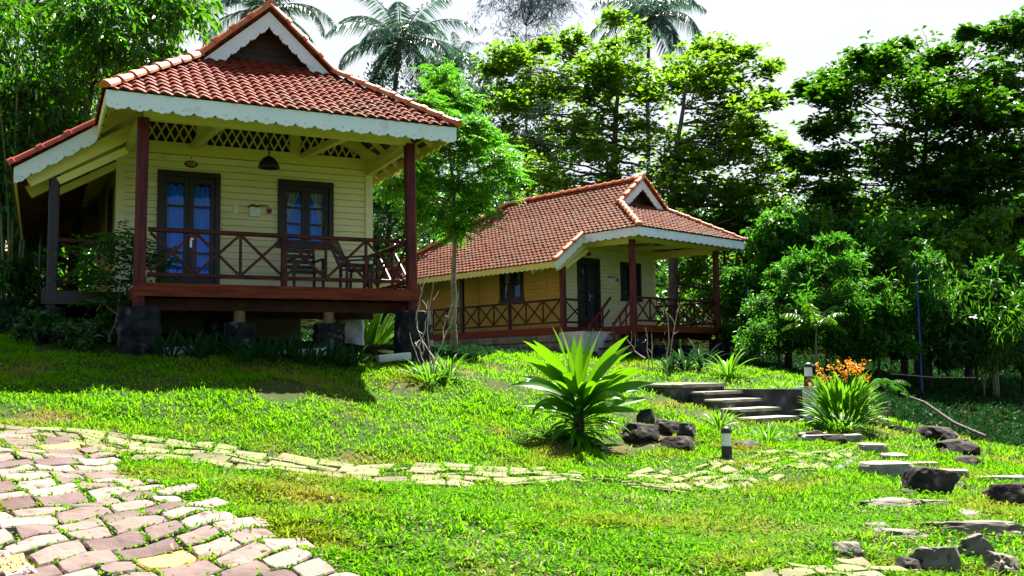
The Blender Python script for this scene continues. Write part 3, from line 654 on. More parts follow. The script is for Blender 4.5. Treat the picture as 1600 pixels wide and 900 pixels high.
    # ---- door plaque, switch, little box
    pq = MB(); c = V3((dx0+dx1)/2+.02, D-.03, 2.28)
    pq.add([c + V3(.11*math.cos(t), -.012, .062*math.sin(t)) for t in [i*math.pi/12 for i in range(24)]] + [c + V3(.11*math.cos(t), .012, .062*math.sin(t)) for t in [i*math.pi/12 for i in range(24)]], [tuple(range(24))] + [(i, (i+1) % 24, 24+(i+1) % 24, 24+i) for i in range(24)])
    pl = pq.build('number_plaque', MT['sign'], H)
    tx = bpy.data.curves.new('plaque_number', 'FONT'); tx.body = '108' if not h2 else '107'; tx.size = .095; tx.align_x = 'CENTER'; tx.align_y = 'CENTER'; tx.extrude = .003
    to = bpy.data.objects.new('plaque_number', tx); COL.objects.link(to); bpy.context.view_layer.update(); me_ = bpy.data.meshes.new_from_object(to); bpy.data.objects.remove(to); to = bpy.data.objects.new('plaque_number', me_); COL.objects.link(to); to.location = c + V3(0, -.016, 0); to.rotation_euler.x = math.pi/2; me_.materials.clear(); me_.materials.append(MT['gold']); to.parent = pl
    if h2: bpy.data.objects.remove(to)
    sw_ = MB(); sw_.box(c.x-.04, c.x+.04, D-.04, D-.022, 2.36, 2.42); sw_.box(c.x-.015, c.x+.02, D-.046, D-.04, 2.375, 2.40, 1); sw_.build('wall_sensor', [MT['white'], MT['black']], H)
    if not h2:
        s = MB(); s.box(1.69, 1.76, D-.04, D-.022, 1.48, 1.62); s.box(1.71, 1.74, D-.046, D-.04, 1.52, 1.58, 1); s.build('light_switch', [MT['white'], MT['lens']], H)
    s = MB(); s.box(2.26, 2.34, D-.05, D-.022, 1.52, 1.60); s.box(2.28, 2.32, D-.056, D-.05, 1.54, 1.58, 1); s.build('fire_alarm_button', [MT['red'], MT['black']], H)
    # ---- foundations
    def pier(x, y, z1, s, mt, stub=True, r=None):
        wx = H.matrix_basis @ V3(x, y, 0) if False else None
        c, sn = math.cos(rz), math.sin(rz); X = loc[0]+x*c-y*sn; Y = loc[1]+x*sn+y*c; z0 = gz(X, Y)-loc[2]-.3
        p = MB(); prof = []; n = 9
        for i in range(n+1):
            f = i/n; z = z0+(z1-z0)*f; k = s*(1+.10*(1-f))+rnd.uniform(-.012,.012)
            prof.append((z, k))
        v = []; K = 16
        for z, k in prof:
            for j in range(K):
                t = 2*math.pi*j/K+.2; q = 1/max(abs(math.cos(t)), abs(math.sin(t)))**.75; v.append((x+k*q*math.cos(t)*rnd.uniform(.91,1.06), y+k*q*math.sin(t)*rnd.uniform(.91,1.06), z))
        f = [(i*K+j, i*K+(j+1) % K, (i+1)*K+(j+1) % K, (i+1)*K+j) for i in range(n) for j in range(K)] + [tuple(range(n*K, n*K+K))]
        p.add(v, f); po = p.build('pier', mt, H)
        if stub:
            t = MB(); t.tube([(x, y, z1-.02), (x, y, -.34 if y < 1 else -.2)], .085, 10); t.build('stub', MT['log'], po)
    pier(W+.05, 0, -.33, .27, MT['stone'], False); pier(0, 0, -.33, .27, MT['stone'], False)
    for x in (1.42, 2.78): pier(x, .35, -.52, .22, MT['stone'])
    pier(-1.1, 1.6, -.25, .2, MT['stone'], False)
    for x in (0, 1.4): pier(x, 2.2, -.36, .2, MT['stone'], False)
    pier(3.80, 2.62, -.12, .23, MT['conc'], False)
    c, sn = math.cos(rz), math.sin(rz)
    def gl_(x, y): return gz(loc[0]+x*c-y*sn, loc[1]+x*sn+y*c)-loc[2]
    fm = MB()
    zb = min(gl_(-1.2, 1.7), gl_(-1.2, 9), gl_(x1, 9), gl_(x1, 4))-.5
    # rubble plinth in coursed stones
    def course(p, q, z0, z1, th):
        p, q = V3(*p, 0), V3(*q, 0); d = (q-p).normalized(); n = V3(d.y, -d.x, 0); L = (q-p).length; z = z0
        while z < z1-.02:
            h_ = min(rnd.uniform(.12, .2), z1-z); a = -rnd.uniform(0, .2)
            if z1-z-h_ < .06: h_ = z1-z
            while a < L:
                l = rnd.uniform(.2, .42); s0, s1 = max(a, 0), min(a+l, L)
                if s1-s0 > .03:
                    b0 = p+d*(s0+.008)+n*(rnd.uniform(0,.015)); b1 = p+d*(s1-.008)+n*(rnd.uniform(0,.015))
                    fm.beam(V3(b0.x, b0.y, z+h_/2), V3(b1.x, b1.y, z+h_/2), th, h_-.014, 0, .02)
                a += l
            z += h_
    if h2:
        course((-1.22, 9.4), (-1.22, 1.5), zb, -.21, .18); fm.box(-1.15, x1-.3, 3.9, 9.3, zb, -.22)
        course((-1.2, 1.55), (-.2, 1.55), zb, -.21, .18)
        fm.box(-1.45, .25, .55, 1.44, zb, -.16, 1)
    else:
        fm.box(.2, 3.3, 4.2, 9.3, zb, -.13); fm.box(-1.1, .2, 5, 9.3, zb, -.22)  # added stone blocks, set back to stop light under the near house
    fm.build('plinth', [MT['masonry'], MT['conc']], H)
    return H
h1_loc, h1_rz = (-5.195, 13.094, 1.254), .4643
h2_loc, h2_rz = (3.314, 25.665, 1.12), .7636
H1 = bungalow('bungalow', 'nearer cream bungalow with scalloped white fascia and number 108 over its door', h1_loc, h1_rz, 2.53, 4.66, 3.70)
H2 = bungalow('bungalow', 'farther bungalow on a stone plinth, its long weathered tile roof behind the big strap-leaved plant', h2_loc, h2_rz, 2.60, 4.47, 3.62, h2=True)
def loc1(x, y, z): c, s = math.cos(h1_rz), math.sin(h1_rz); return Vector((h1_loc[0]+x*c-y*s, h1_loc[1]+x*s+y*c, h1_loc[2]+z))
def loc2(x, y, z): c, s = math.cos(h2_rz), math.sin(h2_rz); return Vector((h2_loc[0]+x*c-y*s, h2_loc[1]+x*s+y*c, h2_loc[2]+z))
# hanging lamp on the near porch
L = empty('hanging_lamp', loc1(2.0, 1.1, 2.05), h1_rz); tag(L, 'black dome lamp hanging under the porch roof of the bungalow numbered 108', 'lamp')
s = MB(); s.lathe([(.03,.17),(.05,.165),(.10,.13),(.15,.06),(.17,.0),(.175,-.02),(.165,-.02),(.14,.05),(.03,.13)], 20); s.build('lamp_shade', MT['black'], L, True)
s = MB(); s.tube([(0,0,.16),(0,0,.75)], .012, 6); s.build('rod', MT['black'], L)
# mobile on the wall: box with a twisted bit of driftwood
def wallbox(loc, rz, label, k=1):
    B = empty('note_box', loc, rz); tag(B, label, 'note box')
    s = MB(); s.box(-.09,.09,-.06,0,-.16,.0); s.build('box_body', MT['white'], B)
    s = MB(); s.tube([(-.12,-.03,.0),(-.05,-.04,.045),(.03,-.04,.02),(.12,-.05,.045),(.24,-.04,.035)], [.012,.016,.015,.01,.006], 6); s.build('driftwood', MT['frame'], B)
wallbox(loc1(2.05, 2.46, 1.60), h1_rz, 'small white box under a dark twig on the near bungalow wall between door and window')
wallbox(loc2(1.95, 2.46, 1.60), h2_rz, 'small white box under a dark twig on the far bungalow wall')
# cranked handrail of the far porch steps
hr = empty('porch_steps', loc2(-.55, -.02, 0), h2_rz); tag(hr, 'dark wooden steps with a sloping handrail at the front post of the far bungalow', 'steps')
s = MB()
for y in (-.08, .75):
    s.beam((.45,y,.80),(-.45,y,-.02),.05,.06); s.beam((.40,y,.45),(-.30,y,-.18),.035,.04); s.beam((-.43,y,-.75),(-.43,y,.06),.07,.07)
    for x in (.1, -.15): s.beam((x, y, -.5), (x, y, .42+x*.9), .035, .035)
s.build('handrail', MT['rwood'], hr)
s = MB()
for i in range(4): s.box(.25-.22*i-.12, .25-.22*i+.12, -.05, .72, -.24-.2*i, -.20-.2*i)
s.build('tread', MT['rail'], hr)
# porch furniture
def slat_chair(name, label, p, rz, recl=False):
    C = empty(name, p, rz); tag(C, label, 'chair', 'wooden porch chairs')
    s = MB()
    for i in range(6): s.box(-.24, .24, -.22+i*.078, -.22+i*.078+.06, .42, .44)
    s.build('seat', MT['frame'], C)
    lean = .45 if recl else .12
    s = MB()
    for i in range(5): z = .50+i*.095; s.box(-.23, .23, .24+lean*(z-.44), .265+lean*(z-.44), z, z+.065)
    for x in (-.25, .25): s.beam((x, .24, .42), (x, .25+lean*.55, .98), .035, .04)
    s.build('backrest', MT['frame'], C)
    for x in (-.25, .25):
        for y0, y1 in ((-.24, -.22), (.26, .24)):
            s = MB(); s.beam((x, y0, 0), (x, y1, .43), .04, .04); s.build('leg', MT['frame'], C)
        s = MB(); s.box(x-.03, x+.03, -.26, .30, .62, .645); s.box(x-.02, x+.02, -.24, -.20, .44, .62); s.build('armrest', MT['frame'], C)
slat_chair('slat_chair', 'upright black-brown slatted chair on the near porch under the window', loc1(2.75, 1.75, 0), h1_rz+math.pi*.02)
slat_chair('slat_chair', 'reclining dark slatted chair at the right end of the near porch', loc1(3.55, 1.2, 0), h1_rz+math.pi*.30, True)
T = empty('porch_table', loc1(3.30, .62, 0), h1_rz); tag(T, 'low dark wooden table on the near porch beside the reclining chair', 'table')
s = MB()
for i in range(5): s.box(-.24+i*.1, -.15+i*.1, -.22, .22, .43, .45)
s.build('tabletop', MT['frame'], T)
for x in (-.2, .2):
    for y in (-.18, .18): s = MB(); s.beam((x,y,0),(x,y,.43),.04,.04); s.build('leg', MT['frame'], T)
# far hut seen past the left wing
hp = at(32, 400, 42); hz = gz(hp.x, hp.y)
HB = empty('hut', (hp.x, hp.y, hz), .3); tag(HB, 'small pale hut with thatched roof far off past the left end of the near bungalow', 'hut')
s = MB(); s.box(-1.6,1.6,-1.2,1.2,0,2.2); s.build('wall', MT['conc'], HB)
s = MB(); s.add([(-2.3,-2,2.0),(2.3,-2,2.0),(2.3,2,2.0),(-2.3,2,2.0),(-.5,0,3.6),(.5,0,3.6)], [(0,1,5,4),(2,3,4,5),(1,2,5),(3,0,4),(3,2,1,0)]); s.build('roof', MT['thatch'], HB)
#@@PART2
# ------------------------------------------------------------------ steps, retaining wall, bollards
def block(mb, c, ax, l, wd, z0, z1, m=0, b=.015):
    ax = Vector((ax[0], ax[1], 0)).normalized(); c = Vector(c); mb.beam(Vector((c.x, c.y, (z0+z1)/2)) - ax*l/2, Vector((c.x, c.y, (z0+z1)/2)) + ax*l/2, wd, z1-z0, m, b)
SA, SB = at(1062, 599, 18.9), at(1322, 690, 15.6)
sdv = Vector((SB.x-SA.x, SB.y-SA.y, 0)); sx = sdv.normalized(); sn_ = Vector((sx.y, -sx.x, 0))
mb = MB(); zt_ = SA.z; zb_ = SB.z
block(mb, SA, sx, 1.35, 1.1, zt_-1.3, zt_-.07, 0); block(mb, SA, sx, 1.42, 1.16, zt_-.068, zt_, 1)
steps_px = [(1118,611),(1146,623),(1173,637),(1200,651),(1231,664),(1262,677)]
nst = len(steps_px)
for i, (u, v) in enumerate(steps_px):
    f = (i+1.35)/(nst+.9); c = at(u, v, SA.y+(SB.y-SA.y)*f)
    block(mb, c - sx*.12, sx, .62, 1.0, c.z-1.0, c.z-.055, 0); block(mb, c, sx, .48, 1.05, c.z-.053, c.z, 1)  # step sides coloured near black, riser shade painted in below the treads
st = tag(mb.build('stone_steps', [MT['darkconc'], MT['steptop']]), 'weathered concrete garden steps with pale treads going down beside the retaining wall', 'steps')
mb = MB(); A = at(1140, 611, 18.6); B = RWB = at(1262, 612, 17.75); C_ = at(1300, 602, 19.3)
mb.beam((A.x-.3, A.y+.1, -.95), (B.x, B.y, -.95), .16, .98, 0, .01); mb.beam((B.x, B.y, -.93), (B.x+.25, B.y+1.4, -.93), .15, .98, 0, .01)
tag(mb.build('retaining_wall', MT['darkconc']), 'stained low concrete retaining wall behind the garden steps', 'wall')
mb = MB(); P0 = at(1258, 655, 17.55)
mb.beam((B.x+.02, B.y-.02, -1.5), (B.x+.02, B.y-.02, -.42), .26, .26, 0, .02)
tag(mb.build('wall_pillar', MT['conc']), 'square pale concrete pillar at the end of the retaining wall', 'pillar')
def bollard(p, h, r, label):
    o = empty('bollard_light', p); tag(o, label, 'bollard light', 'garden bollard lights'); k = h/.5; s = MB()
    s.lathe([(r*1.0,-.12),(r*1.0,0),(r*1.12,.0),(r*1.12,.03*k),(r,.05*k),(r,.20*k),(r*.9,.215*k)], 20); s.build('base', MT['black'], o, False)
    s = MB(); s.lathe([(r*.84,.212*k),(r*.84,.41*k)], 20)
    for i in range(4): s.lathe([(r*.9,(.235+.048*i)*k),(r*.9,(.243+.048*i)*k)], 20)
    s.build('lens', MT['lens'], o)
    s = MB(); s.lathe([(r*1.0,.408*k),(r*1.0,.44*k),(r*.85,.475*k),(r*.5,.497*k),(r*.1,.503*k)], 20); s.build('cap', MT['black'], o, True)
p = on(1136, 719); q_ = p.y/FPX
bollard(p, 51*q_, 8.2*q_, 'black and white bollard light standing in the lawn in front of the steps')
p = Vector((B.x+.02, B.y-.02, -.42)); bollard(p, .44, .085, 'black and white bollard light on top of the retaining wall pillar')
# ------------------------------------------------------------------ rocks
def rock(name, label, p, dims, m, seed, rz=0, cat='rock', group=None, flat=0, rough=.5):
    me = bpy.data.meshes.new(name)
    import bmesh
    bm = bmesh.new(); bmesh.ops.create_icosphere(bm, subdivisions=4, radius=1)
    for v in bm.verts:
        n = v.co.normalized(); k = 1 + rough*.55*mnoise.noise(n*1.3+Vector((seed, 0, 0))) + rough*.35*mnoise.noise(n*3+Vector((0, seed, 0))) + rough*.14*mnoise.noise(n*8+Vector((0, 0, seed)))
        c = n*k
        for d_, t in ROCKPL[seed % 3]:
            e = c.dot(d_)
            if e > t: c -= d_*(e-t)*.85
        if flat and c.z > flat: c.z = flat + (c.z-flat)*.15
        v.co = Vector((c.x*dims[0], c.y*dims[1], c.z*dims[2]))
    bm.to_mesh(me); bm.free(); me.materials.append(m); o = bpy.data.objects.new(name, me); COL.objects.link(o)
    o.location = p; o.rotation_euler.z = rz; tag(o, label, cat, group); return o
ROCKPL = [[(Vector(d_).normalized(), t) for d_, t in L] for L in (
 [((1,.3,.5),.72),((-.8,.5,.6),.7),((.1,-1,.5),.68),((-.2,.1,1),.62)], [((.6,-.8,.4),.66),((-1,-.1,.3),.72),((.3,.9,.5),.7),((.2,0,1),.7)], [((.9,-.3,.2),.7),((-.5,-.8,.5),.66),((-.3,.8,.7),.7),((0,.2,1),.58)])]
def prock(u, v, w_, h_, label, m='rock', seed=1, dy=1.0, flat=0, name='rock', cat='rock', group=None, rz=0, Y=None, sink=.35):
    if m == 'rock2': flat = 0
    """rock whose foot is at pixel (u, v), w_ by h_ pixels in the photograph"""
    b = on(u, v) if Y is None else at(u, v, Y); k = b.y/FPX; z = h_*k
    return rock(name, label, b + Vector((0, w_*k*.3, z*(.5-sink*.3))), (w_*k*.55, w_*k*.5*dy*(1.5 if m == 'rock2' else 1), z*(.62 if m != 'rock2' else .95)), MT[m], seed, rz, cat, group, flat, rough=.5 if m != 'rock2' else .95)
G1, G2 = 'dark rocks piled on the lawn', 'rocks along the right edge of the lawn'
prock(1000, 690, 58, 32, 'broad dark rock at the left of the lawn rock pile', seed=1, group=G1)
prock(1012, 666, 26, 32, 'upright dark rock standing on top of the lawn rock pile', seed=2, group=G1, dy=.7)
prock(1045, 680, 46, 26, 'pale-topped slanting rock in the middle of the lawn rock pile', seed=4, group=G1)
prock(1070, 683, 40, 26, 'dark rock at the back right of the lawn rock pile', seed=5, group=G1)
prock(1062, 705, 55, 27, 'lowest dark rock at the front right of the lawn rock pile', seed=8, group=G1)
prock(1162, 700, 50, 12, 'low brown rock beside the spider lily in front of the steps', seed=9, m='rock')
prock(1470, 690, 62, 26, 'rounded blue-grey boulder at the edge of the deep shade', seed=7, group=G2, m='rock')
prock(1500, 712, 66, 28, 'dark boulder in the middle of the shaded group of three', seed=3, group=G2)
prock(1515, 729, 44, 18, 'small dark boulder, lowest of the shaded group of three', seed=6, group=G2)
prock(1462, 775, 80, 48, 'large black pointed boulder among the stepping slabs', seed=10, group=G2, dy=.6)
prock(1592, 792, 62, 42, 'dark boulder cut by the right edge of the photo', seed=11, group=G2)
prock(1550, 846, 170, 22, 'long pale ledge of rock running down to the right edge', seed=12, m='rock2', group=G2, dy=.22, rz=-.32)
prock(1408, 846, 84, 13, 'flat pale rock sunk in the lawn left of the long ledge', seed=13, m='rock2', group=G2, dy=.4, flat=.4)
prock(1482, 894, 66, 34, 'brown cracked rock near the bottom right corner', seed=14, m='rock2', group=G2, dy=.5)
prock(1530, 876, 50, 34, 'brown rock leaning beside the cracked rock, bottom right', seed=15, m='rock2', group=G2, dy=.5)
prock(1430, 898, 50, 26, 'small dark rock left of the cracked brown rock', seed=16, group=G2)
prock(1330, 868, 44, 18, 'half buried grey rock alone in the lower lawn', seed=17, m='rock2', group=G2)
prock(1400, 795, 95, 11, 'pale flat rock below the stepping slabs', seed=18, m='rock2', group=G2, dy=.4, flat=.35)
prock(1458, 795, 60, 10, 'narrow grey rock under the black pointed boulder', seed=19, m='rock2', group=G2, dy=.3)
prock(1310, 696, 40, 20, 'dark rock at the foot of the orange-flowered clump', seed=20, group=G2)
prock(1275, 692, 34, 22, 'black rock beside the lowest garden step', seed=21, group=G2)
for i, (u, v, a_, b_, lab) in enumerate([(1450,872,34,14,'small tan stone between the dark rock and the cracked brown rock'),(1575,895,46,26,'tan rock in the bottom right corner'),(1375,828,36,10,'small flat grey stone left of the flat pale rock'),
  (1520,812,40,12,'low brown stone above the long pale ledge'),(1420,776,34,12,'small dark stone left of the black pointed boulder'),(1500,762,30,10,'small stone at the right foot of the black pointed boulder'),(1560,772,34,10,'little brown stone left of the boulder at the right edge')]):
    prock(u, v, a_, b_, lab, seed=60+i, m='rock2' if i in (0, 1, 2, 3) else 'rock', group=G2, sink=.8)
def slab(u, v, w_, h_, label, rz=0, th=.10, sd=1):
    p = on(u, v); k = p.y/FPX; r = random.Random(sd); n = 9; W2 = w_*k/2; D2 = h_*k/2*2.9; s = MB(); v_ = []
    ring = [(W2*math.copysign(abs(math.cos(t))**.6, math.cos(t))*r.uniform(.88,1.05), D2*math.copysign(abs(math.sin(t))**.6, math.sin(t))*r.uniform(.88,1.05)) for t in [2*math.pi*i/n+.3 for i in range(n)]]
    for z, kk in ((-.25,1),(th*.7,1.0),(th,.94)):
        for x, y in ring: v_.append((x*kk, y*kk, z+r.uniform(-.008,.008)))
    s.add(v_, [(i, (i+1) % n, n+(i+1) % n, n+i) for i in range(n)] + [(n+i, n+(i+1) % n, 2*n+(i+1) % n, 2*n+i) for i in range(n)] + [tuple(range(2*n, 3*n))])
    o = s.build('stepping_stone', MT['steptop']); o.location = (p.x, p.y, gz(p.x, p.y)+.0); o.rotation_euler.z = rz; tag(o, label, 'stepping stone', 'stone slabs of the lower steps')
for i, a in enumerate([(1300,690,100,12,'wide pale slab at the foot of the garden steps'),(1363,706,40,14,'thick square slab just right of the mossy platform'),(1398,716,42,12,'slab wedged behind the wide dark-edged slab'),
  (1385,738,86,20,'widest slab with a dark undercut front, right of the mossy platform'),(1440,729,50,11,'slab directly behind the black pointed boulder'),(1492,741,44,10,'slab between the shaded boulders and the black pointed boulder'),(1560,751,88,10,'long pale slab nearest the right edge of the photo'),
  (1428,762,44,8,'thin slab at the left foot of the black pointed boulder'),(1270,682,46,7,'thin slab between the lowest step and the wide pale slab')]): slab(*a[:5], th=.10 if i in (0, 1, 3) else .05, sd=i+3)
mb = MB()
EDG = [on(u, v) for u, v in ((1352,694),(1350,705),(1335,716),(1315,728),(1295,738))]
for a_, b_ in zip(EDG[:-1], EDG[1:]): mb.beam((a_.x, a_.y, a_.z-.12), (b_.x, b_.y, b_.z-.12), .14, .26, 0, .03)
tag(mb.build('path_kerb', MT['darkconc']), kind='structure')
for i, (u, v, L_) in enumerate([(285,556,.5),(470,560,.75),(615,566,.5)]):
    p = on(u, v); s = MB(); s.beam((-L_/2,0,.05),(L_/2,.05,.09),.22,.12,0,.02); o = s.build('concrete_block', MT['conc']); o.location = p; o.rotation_euler.z = .3
    tag(o, ['small pale block on the ground under the left end of the near deck','long pale block on the ground under the middle of the near deck','pale broken block beside the right pier of the near deck'][i], 'block', 'pale blocks lying under the near deck')
# a row of edging stones at the canna bed
for i, (u, v) in enumerate([(1352,662),(1368,666),(1385,669),(1402,673),(1418,677)]):
    prock(u, v, 17, 10, ['first','second','third','fourth','fifth'][i] + ' from the left of the small grey edging stones right of the orange flowers', seed=30+i, name='edging_stone', cat='stone', group='edging stones right of the flowers')
# ------------------------------------------------------------------ leaves
def rot_basis(d, rng):
    """unit d (N,3) -> side and normal vectors with a random twist"""
    r = rng.normal(size=d.shape); s = np.cross(d, r); s /= np.linalg.norm(s, axis=1, keepdims=True)+1e-9
    return s, np.cross(s, d)
def leafquads(base, d, L, Wd, rng, flatn=None, fold=.25, mid=.45, upn=0):
    """leaf = two quads folded at the midrib; base (N,3), d unit direction, L length, Wd width"""
    N = len(base); s, n = rot_basis(d, rng)
    if upn:
        up = np.tile([0,0,1.], (N,1)) + rng.normal(size=(N,3))*(1-upn); s2 = np.cross(d, up); s = s2/(np.linalg.norm(s2, axis=1, keepdims=True)+1e-9); n = np.cross(s, d)
    L = np.asarray(L).reshape(-1,1)*np.ones((N,1)); Wd = np.asarray(Wd).reshape(-1,1)*np.ones((N,1))
    droop = np.zeros((N,3)); droop[:,2] = -1
    b = base; m_ = base + d*L*mid; t = base + d*L + droop*L*.18
    l = m_ + s*Wd/2 + n*Wd*fold; r = m_ - s*Wd/2 + n*Wd*fold
    V = np.stack([b, r, t, l], 1).reshape(-1, 3); F = np.arange(N*4).reshape(-1, 4); F = np.concatenate([F[:, [0,1,2]], F[:, [0,2,3]]])
    return V, F
def ell(n, rng, shell=.5):
    v = rng.normal(size=(n,3)); v /= np.linalg.norm(v, axis=1, keepdims=True); return v*np.minimum(np.abs(rng.normal(.62, .36, (n,1))), 1.3)
def limb(mb, p, q, r0, r1, rng, n=5, sag=.12, k=6):
    p, q = Vector(p), Vector(q); L = (q-p).length; o1 = Vector(rng.normal(size=3))*L*sag*.5; pts = []
    for i in range(n+1):
        f = i/n; pts.append(p.lerp(q, f) + o1*math.sin(math.pi*f) + Vector((0,0,1))*(L*sag*math.sin(math.pi*f)*-.3) + Vector(rng.normal(size=3))*L*.015*(0 < i < n))
    mb.tube(pts, [r0+(r1-r0)*i/n for i in range(n+1)], k, cap=False)
def tree(name, label, trunk, clumps, leafm, barkm, seed, leaf=(.2, .11), k=7, tips=24, style='rosette', r0=.16, group=None, cat='tree', dy=1.2, sq=.62, twigs=True, depth=1.0, stems=None, updir=.35, limbs=True):
    """trunk: list of (u, v, Y); clumps: (u, v, radius px[, dY]) in photograph pixels at the depth of the trunk"""
    rng = np.random.default_rng(seed); T = [at(*p) for p in trunk]; b = T[0].copy(); b.z = gz(b.x, b.y)-.1; T[0] = b
    root = empty(name, b + Vector((0,0,.1))); tag(root, label, cat, group); inv = Vector(root.location)
    loc = lambda p: Vector(p)-inv
    wb = MB(); n = len(T); tp = [loc(p) for p in T]; fine = []
    for i in range(n-1):
        for j in range(4): fine.append(tp[i].lerp(tp[i+1], j/4) + Vector(rng.normal(size=3))*.02*(i+j > 0))
    fine.append(tp[-1]); wb.tube(fine, [r0*(1-.8*i/(len(fine)-1))*(1.25 if i == 0 else 1) for i in range(len(fine))], 9)
    wb.build('trunk', MT[barkm], root, True)
    bb = MB(); Vs, Fs, off = [], [], 0; Y0 = T[-1].y
    for c in clumps:
        u, v, r = c[:3]; Y = Y0 + (c[3] if len(c) > 3 else rng.uniform(-dy, dy)); C = loc(at(u, v, Y)); R = r/FPX*Y*(1.3 if style == 'rosette' else 1)
        if limbs:
            j = int(np.argmin([(f - C).length + (max(0, f.z-C.z+.2*R))*2 for f in fine])); rr = r0*(1-.8*j/(len(fine)-1))
            limb(bb, fine[j], C, min(rr*.55, .02+R*.04), .012+R*.006, rng)
        P = ell(tips, rng)*np.array([R, R*depth, R*sq]) + np.array(C)
        if twigs:
            for t in P[::2]: limb(bb, C.lerp(Vector(t), .1), t, .010+R*.004, .005, rng, n=2, sag=.2, k=3)
        if style == 'rosette':
            N = tips*k; B = np.repeat(P, k, 0); d = rng.normal(size=(N,3)); d[:,2] = np.abs(d[:,2])*.5+updir*.3-.25; d /= np.linalg.norm(d, axis=1, keepdims=True)
            B = B + d*leaf[0]*.15; L = leaf[0]*rng.uniform(.7, 1.2, N); V, F = leafquads(B, d, L, leaf[1]*L/leaf[0], rng, upn=.75, mid=.62, fold=.12)
        elif style == 'droop':       # narrow hanging leaves along arching sprays
            N = tips*k; S = np.repeat(P, k, 0); dd = np.repeat(rng.normal(size=(tips,3))*[1,1,.3]+[0,0,.1], k, 0); t_ = rng.uniform(0, 1, (N,1)); B = S + dd*t_*leaf[0]*2.2; B[:,2] -= (t_[:,0]**2)*leaf[0]*2.5
            d = rng.normal(size=(N,3))*.55 + dd*.4; d[:,2] -= .75; d /= np.linalg.norm(d, axis=1, keepdims=True); L = leaf[0]*rng.uniform(.7, 1.3, N); V, F = leafquads(B, d, L, leaf[1]*L/leaf[0], rng, mid=.35)
        elif style == 'pinnate':     # small leaflets in pairs on short rachises
            N = tips*k; S = np.repeat(P, k, 0); dd = rng.normal(size=(tips,3)); dd[:,2] = dd[:,2]*.4+.1; dd /= np.linalg.norm(dd, axis=1, keepdims=True); dd = np.repeat(dd, k, 0)
            t_ = np.tile(np.linspace(.1, 1, k), tips)[:,None]; B = S + dd*t_*leaf[0]*4; B[:,2] -= (t_[:,0]**2)*leaf[0]*1.2; sg = np.tile(np.where(np.arange(k) % 2, 1, -1), tips)[:,None]
            sd_ = np.cross(dd, [0,0,1.]); sd_ /= np.linalg.norm(sd_, axis=1, keepdims=True)+1e-9; d = sd_*sg + dd*.6 + rng.normal(size=(N,3))*.15; d[:,2] -= .2; d /= np.linalg.norm(d, axis=1, keepdims=True); L = leaf[0]*rng.uniform(.8, 1.2, N); V, F = leafquads(B, d, L, leaf[1], rng, upn=.7)
        else:
            N = tips*k; B = np.repeat(P, k, 0) + rng.normal(size=(N,3))*R*.16; d = rng.normal(size=(N,3)); d[:,2] += .1; d /= np.linalg.norm(d, axis=1, keepdims=True); L = leaf[0]*rng.uniform(.6, 1.3, N); V, F = leafquads(B, d, L, leaf[1]*L/leaf[0], rng, upn=.3)
        Vs.append(V); Fs.append(F+off); off += len(V)
    if bb.f: bb.build('branches', MT[barkm], root, True)
    npmesh('crown', np.concatenate(Vs), np.concatenate(Fs), MT[leafm], root)
    return root
def spread(seed, spec):
    """fill boxes (u0,u1,v0,v1,n,r) with clump centres"""
    r = random.Random(seed); out = []
    for u0, u1, v0, v1, n, rad in spec:
        for _ in range(n): out.append((r.uniform(u0, u1), r.uniform(v0, v1), rad*r.uniform(.7, 1.25)))
    return out
# right hand almond tree, dark and dense
RT = spread(3, [(1290,1420,80,150,5,34),(1420,1530,90,160,6,40),(1330,1600,150,250,14,46),(1300,1620,240,330,16,48),(1290,1620,320,400,15,46),(1540,1620,100,200,5,45)]) + [(1262,142,20),(1282,150,22),(1300,135,26),(1278,205,24),(1320,190,30),(1290,250,26),(1258,262,20),(1240,250,14),(1550,58,22),(1590,70,34),(1515,52,14),(1600,40,30),(1345,90,30),(1385,100,30),(1405,76,18),(1480,86,22),(1300,300,34)]
tree('almond_tree', 'tall dark almond tree standing alone against the white sky at the right', [(1440,560,33),(1435,420,33),(1440,300,33),(1450,170,33)], RT, 'l_termd', 'barkd', 11, leaf=(.26,.15), k=7, tips=88, r0=.24, dy=2.6)
# the two middle almond trees
MA = spread(5, [(780,1050,110,300,16,40),(800,960,90,160,9,36),(770,900,70,110,5,24),(900,1040,100,200,9,40),(820,960,190,290,9,34),(940,1050,230,330,6,30)]) + [(960,30,22),(955,70,30),(990,60,28),(1000,110,34),(940,110,26),(1015,150,30),(770,110,24),(790,165,28),(800,230,26),(900,60,20),(850,75,20)]
tree('almond_tree', 'loose red-spotted almond tree behind the farther roof, highest of the middle trees', [(955,420,38),(958,300,38),(962,200,38),(968,90,38)], MA, 'l_term', 'bark', 12, leaf=(.27,.15), k=6, tips=44, r0=.22, dy=2.6, group='almond trees behind the far bungalow')
MB_ = spread(6, [(1030,1200,120,330,16,40),(1050,1180,100,190,9,36),(1030,1190,190,300,12,34),(1080,1220,290,400,11,38),(1000,1100,300,390,4,30)]) + [(1100,75,24),(1130,72,20),(1165,85,20),(1200,110,18),(1195,150,22),(1205,160,18),(1180,200,24),(1215,220,16),(1205,260,20),(1240,290,20),(1060,110,26),(1210,105,10),(1225,235,12)]
tree('almond_tree', 'loose almond tree just right of the far gable, open branches reaching right', [(1048,440,36),(1050,320,36),(1058,220,36),(1075,120,36)], MB_, 'l_term', 'bark', 13, leaf=(.27,.15), k=6, tips=44, r0=.22, dy=2.6, group='almond trees behind the far bungalow')
